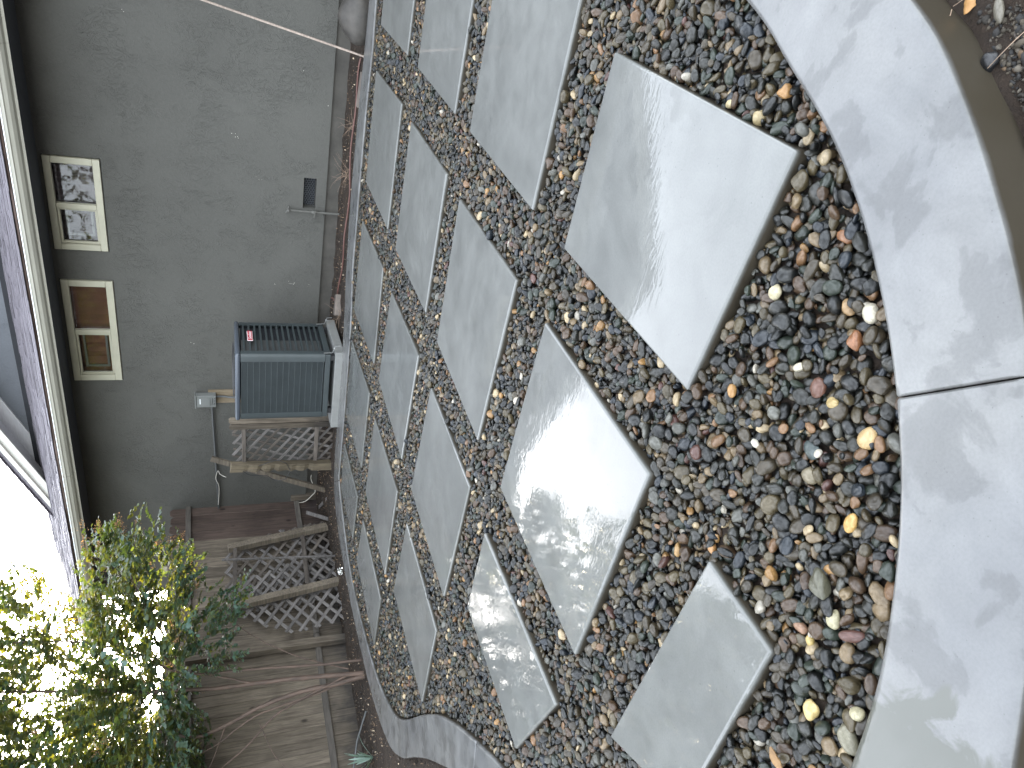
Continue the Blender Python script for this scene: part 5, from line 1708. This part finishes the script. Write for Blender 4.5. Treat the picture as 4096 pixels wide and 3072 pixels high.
# ------------------------------------------------------------------ trees beyond the fence and far away
def blob_tree(name, loc, h, crown_r, crown_z, nsh, leaf, seed, lab, tints, trunk_r=0.08, squash=0.8, group='trees beyond the fence', per=14, mat='leaf_far', shoot=0.40):
    root = empty(name, loc, label=lab, cat='tree', group=group)
    r = random.Random(seed)
    lobes = [(Vector((r.gauss(0, crown_r * .45), r.gauss(0, crown_r * .45), crown_z + r.gauss(0, crown_r * .4))), crown_r * r.uniform(.35, .6)) for _ in range(9)]
    mb = MB(); mb.tube([(0, 0, -0.1), (0.03, 0.02, h * .3), (0.0, 0.05, h * .6), (0.05, 0, crown_z)], [trunk_r, trunk_r * .8, trunk_r * .6, trunk_r * .3], 8); mb.build('trunk', M['bark2'], root, smooth=True)
    for c, rad in lobes:
        mb = MB(); mid = Vector((0, 0, h * .5)).lerp(c, .5) + Vector((r.gauss(0, .1), r.gauss(0, .1), .1)); mb.tube(catmull([(0, 0, h * .35), tuple(mid), tuple(c)], 4), [trunk_r * .45 * (1 - i / 10) for i in range(9)], 6); mb.build('limb', M['bark2'], root, smooth=True)

    def samp(rr):
        c, rad = rr.choice(lobes)
        v = Vector((rr.gauss(0, 1), rr.gauss(0, 1), rr.gauss(0, 1))).normalized() * rad * rr.uniform(0.35, 1.0) ** 0.6
        v.z *= squash
        return c + v
    grow(root, nsh, samp, leaf, shoot, tints, M[mat], seed, per=per, origin=Vector((0, 0, crown_z)), rad=0.006)
    return root


YG = [(1.0, 1.0, 1.0), (1.3, 1.15, 0.7), (0.8, 0.9, 0.8), (1.4, 1.05, 0.6)]
blob_tree('backlit_shrub', (10.6, 2.6, -0.1), 2.6, 1.35, 1.95, 1000, 0.085, 31, 'tall yellow-green backlit shrub behind the fence, straight below the sun', YG, 0.05)
blob_tree('backlit_shrub', (10.0, 5.4, -0.1), 3.2, 1.6, 2.6, 1100, 0.085, 32, 'dense backlit shrub behind the fence at the left end', YG, 0.05)
blob_tree('backlit_shrub', (12.9, 0.5, -0.1), 3.4, 1.15, 2.9, 900, 0.085, 33, 'backlit shrub behind the fence beside the house end', YG, 0.04)
blob_tree('backlit_shrub', (14.2, 2.4, -0.1), 3.8, 1.4, 3.2, 1000, 0.095, 38, 'backlit shrub farthest behind the fence, filling the gaps of the crape myrtle', YG, 0.05)
blob_tree('far_tree', (24.5, -12.6, -0.1), 8.2, 1.15, 7.0, 230, 0.13, 34, 'small pale yellow-green tree crown showing above the roof end', YG, 0.10, per=12)
blob_tree('far_tree', (24.0, 0.5, -0.1), 8.5, 2.6, 5.2, 260, 0.17, 35, 'broad distant tree behind the shrubs, mostly hidden', YG, 0.16, per=12)
# garden tree behind the viewer, mirrored in the smaller window
blob_tree('offcamera_tree', (7.2, 12.6, -0.1), 6.5, 1.9, 4.6, 420, 0.10, 36, 'open garden tree behind the viewer, seen mirrored in the smaller window', [(0.6, .7, .7), (.8, .8, .6)], 0.10, group='trees in the garden', mat='leaf')

blob_tree('offcamera_tree', (11.6, 12.8, -0.1), 6.0, 1.9, 4.4, 900, 0.16, 37, 'dense dark tree added behind the viewer to block sky mirrored in the longer window', [(0.5, .45, .35), (.6, .45, .35)], 0.12, group='trees in the garden', mat='leaf')  # added out of view: keeps bright sky out of the longer window

# overhead cable
mb = MB(); mb.tube([(12.0 + (x) * 2.0, -1.70 - 0.9 * x, 3.95 - 0.9 * x + 0.06 * x * x) for x in np.linspace(-0.4, 1.2, 10)], 0.016, 6)
o = mb.build('overhead_cable', simple('cable_sheath', (0.12, 0.09, 0.11), 0.5), None, smooth=True); tag(o, 'thin overhead cable crossing the bright sky beyond the roof end', 'cable')

# ------------------------------------------------------------------ small near things
def curled_leaf(name, loc, L_, wdt, rz, curl, mat, lab):
    V_ = []; m = 9; r = random.Random(5)
    for i in range(m):
        t = i / (m - 1); w = wdt * math.sin(math.pi * min(.96, t * .9 + .06)) ** .8
        for j in (-1, -.5, 0, .5, 1):
            V_.append(((t - .5) * L_, j * w + r.uniform(-.001, .001), curl * (abs(j) ** 1.6) * w + 0.25 * L_ * (t - .5) ** 2 + r.uniform(-.001, .001)))
    F_ = [(i * 5 + j, i * 5 + j + 1, i * 5 + j + 6, i * 5 + j + 5) for i in range(m - 1) for j in range(4)]
    me = bpy.data.meshes.new(name); me.from_pydata(V_, [], F_); me.polygons.foreach_set('use_smooth', [True] * len(F_))
    o = link_mesh(name, me, M[mat], None, loc, (0.1, 0.15, rz))
    md = o.modifiers.new('thickness', 'SOLIDIFY'); md.thickness = 0.0006
    tag(o, lab, 'leaf'); return o


curled_leaf('dry_leaf', (1.464, 7.469, -0.006), 0.055, 0.016, 1.2, 0.8, 'dryleaf', 'curled dry brown leaf lying on the pebbles near the border')
curled_leaf('amber_leaf', (-0.057, 6.935, -0.078), 0.032, 0.013, 0.4, -0.5, 'amber', 'small amber fallen leaf on the grit outside the curb')
bp_ = pebble_mesh('dark_stone', 77)
bp_.materials.append(M['peb_obj'])
o = bpy.data.objects.new('dark_stone', bp_); C.objects.link(o); o.location = (0.02, 7.03, -0.085); o.scale = (0.019, 0.016, 0.012); o.color = (0.014, 0.014, 0.015, 1); tag(o, 'smooth black stone on the grit outside the curb', 'stone')
for (x, y, a, b, c, rz, col, lab) in ((-0.055, 7.00, 0.024, 0.010, 0.009, 0.5, (0.20, 0.18, 0.14), 'pale elongated crumb of rock outside the curb beside the black stone'),
                                      (-0.10, 7.06, 0.024, 0.015, 0.011, 1.3, (0.24, 0.23, 0.21), 'pale grey angular rock at the photo corner outside the curb')):
    o = bpy.data.objects.new('rock_fragment', PM[11]); C.objects.link(o); o.location = (x, y, -0.085); o.scale = (a, b, c); o.rotation_euler = (0.1, 0.2, rz); o.color = (*col, 1); tag(o, lab, 'stone')
ndl = random.Random(8)
for k, (p0, pm, p1, lab) in enumerate((((-0.045, 6.915, -0.07), (0.0, 6.95, -0.055), (0.03, 7.02, -0.07), 'curved dry pine needle from the amber leaf to the black stone'),
                                  ((-0.05, 6.915, -0.07), (-0.09, 6.985, -0.05), (-0.11, 7.06, -0.06), 'straighter dry pine needle crossing the photo corner'),
                                  ((0.03, 7.045, -0.07), (-0.02, 7.08, -0.055), (-0.07, 7.10, -0.07), 'reddish pine needle beyond the black stone'))):
    mb = MB(); mb.tube(catmull([p0, pm, p1], 6), 0.0007, 5); o = mb.build('pine_needle', M['twig'], None, smooth=True); tag(o, lab, 'pine needle')
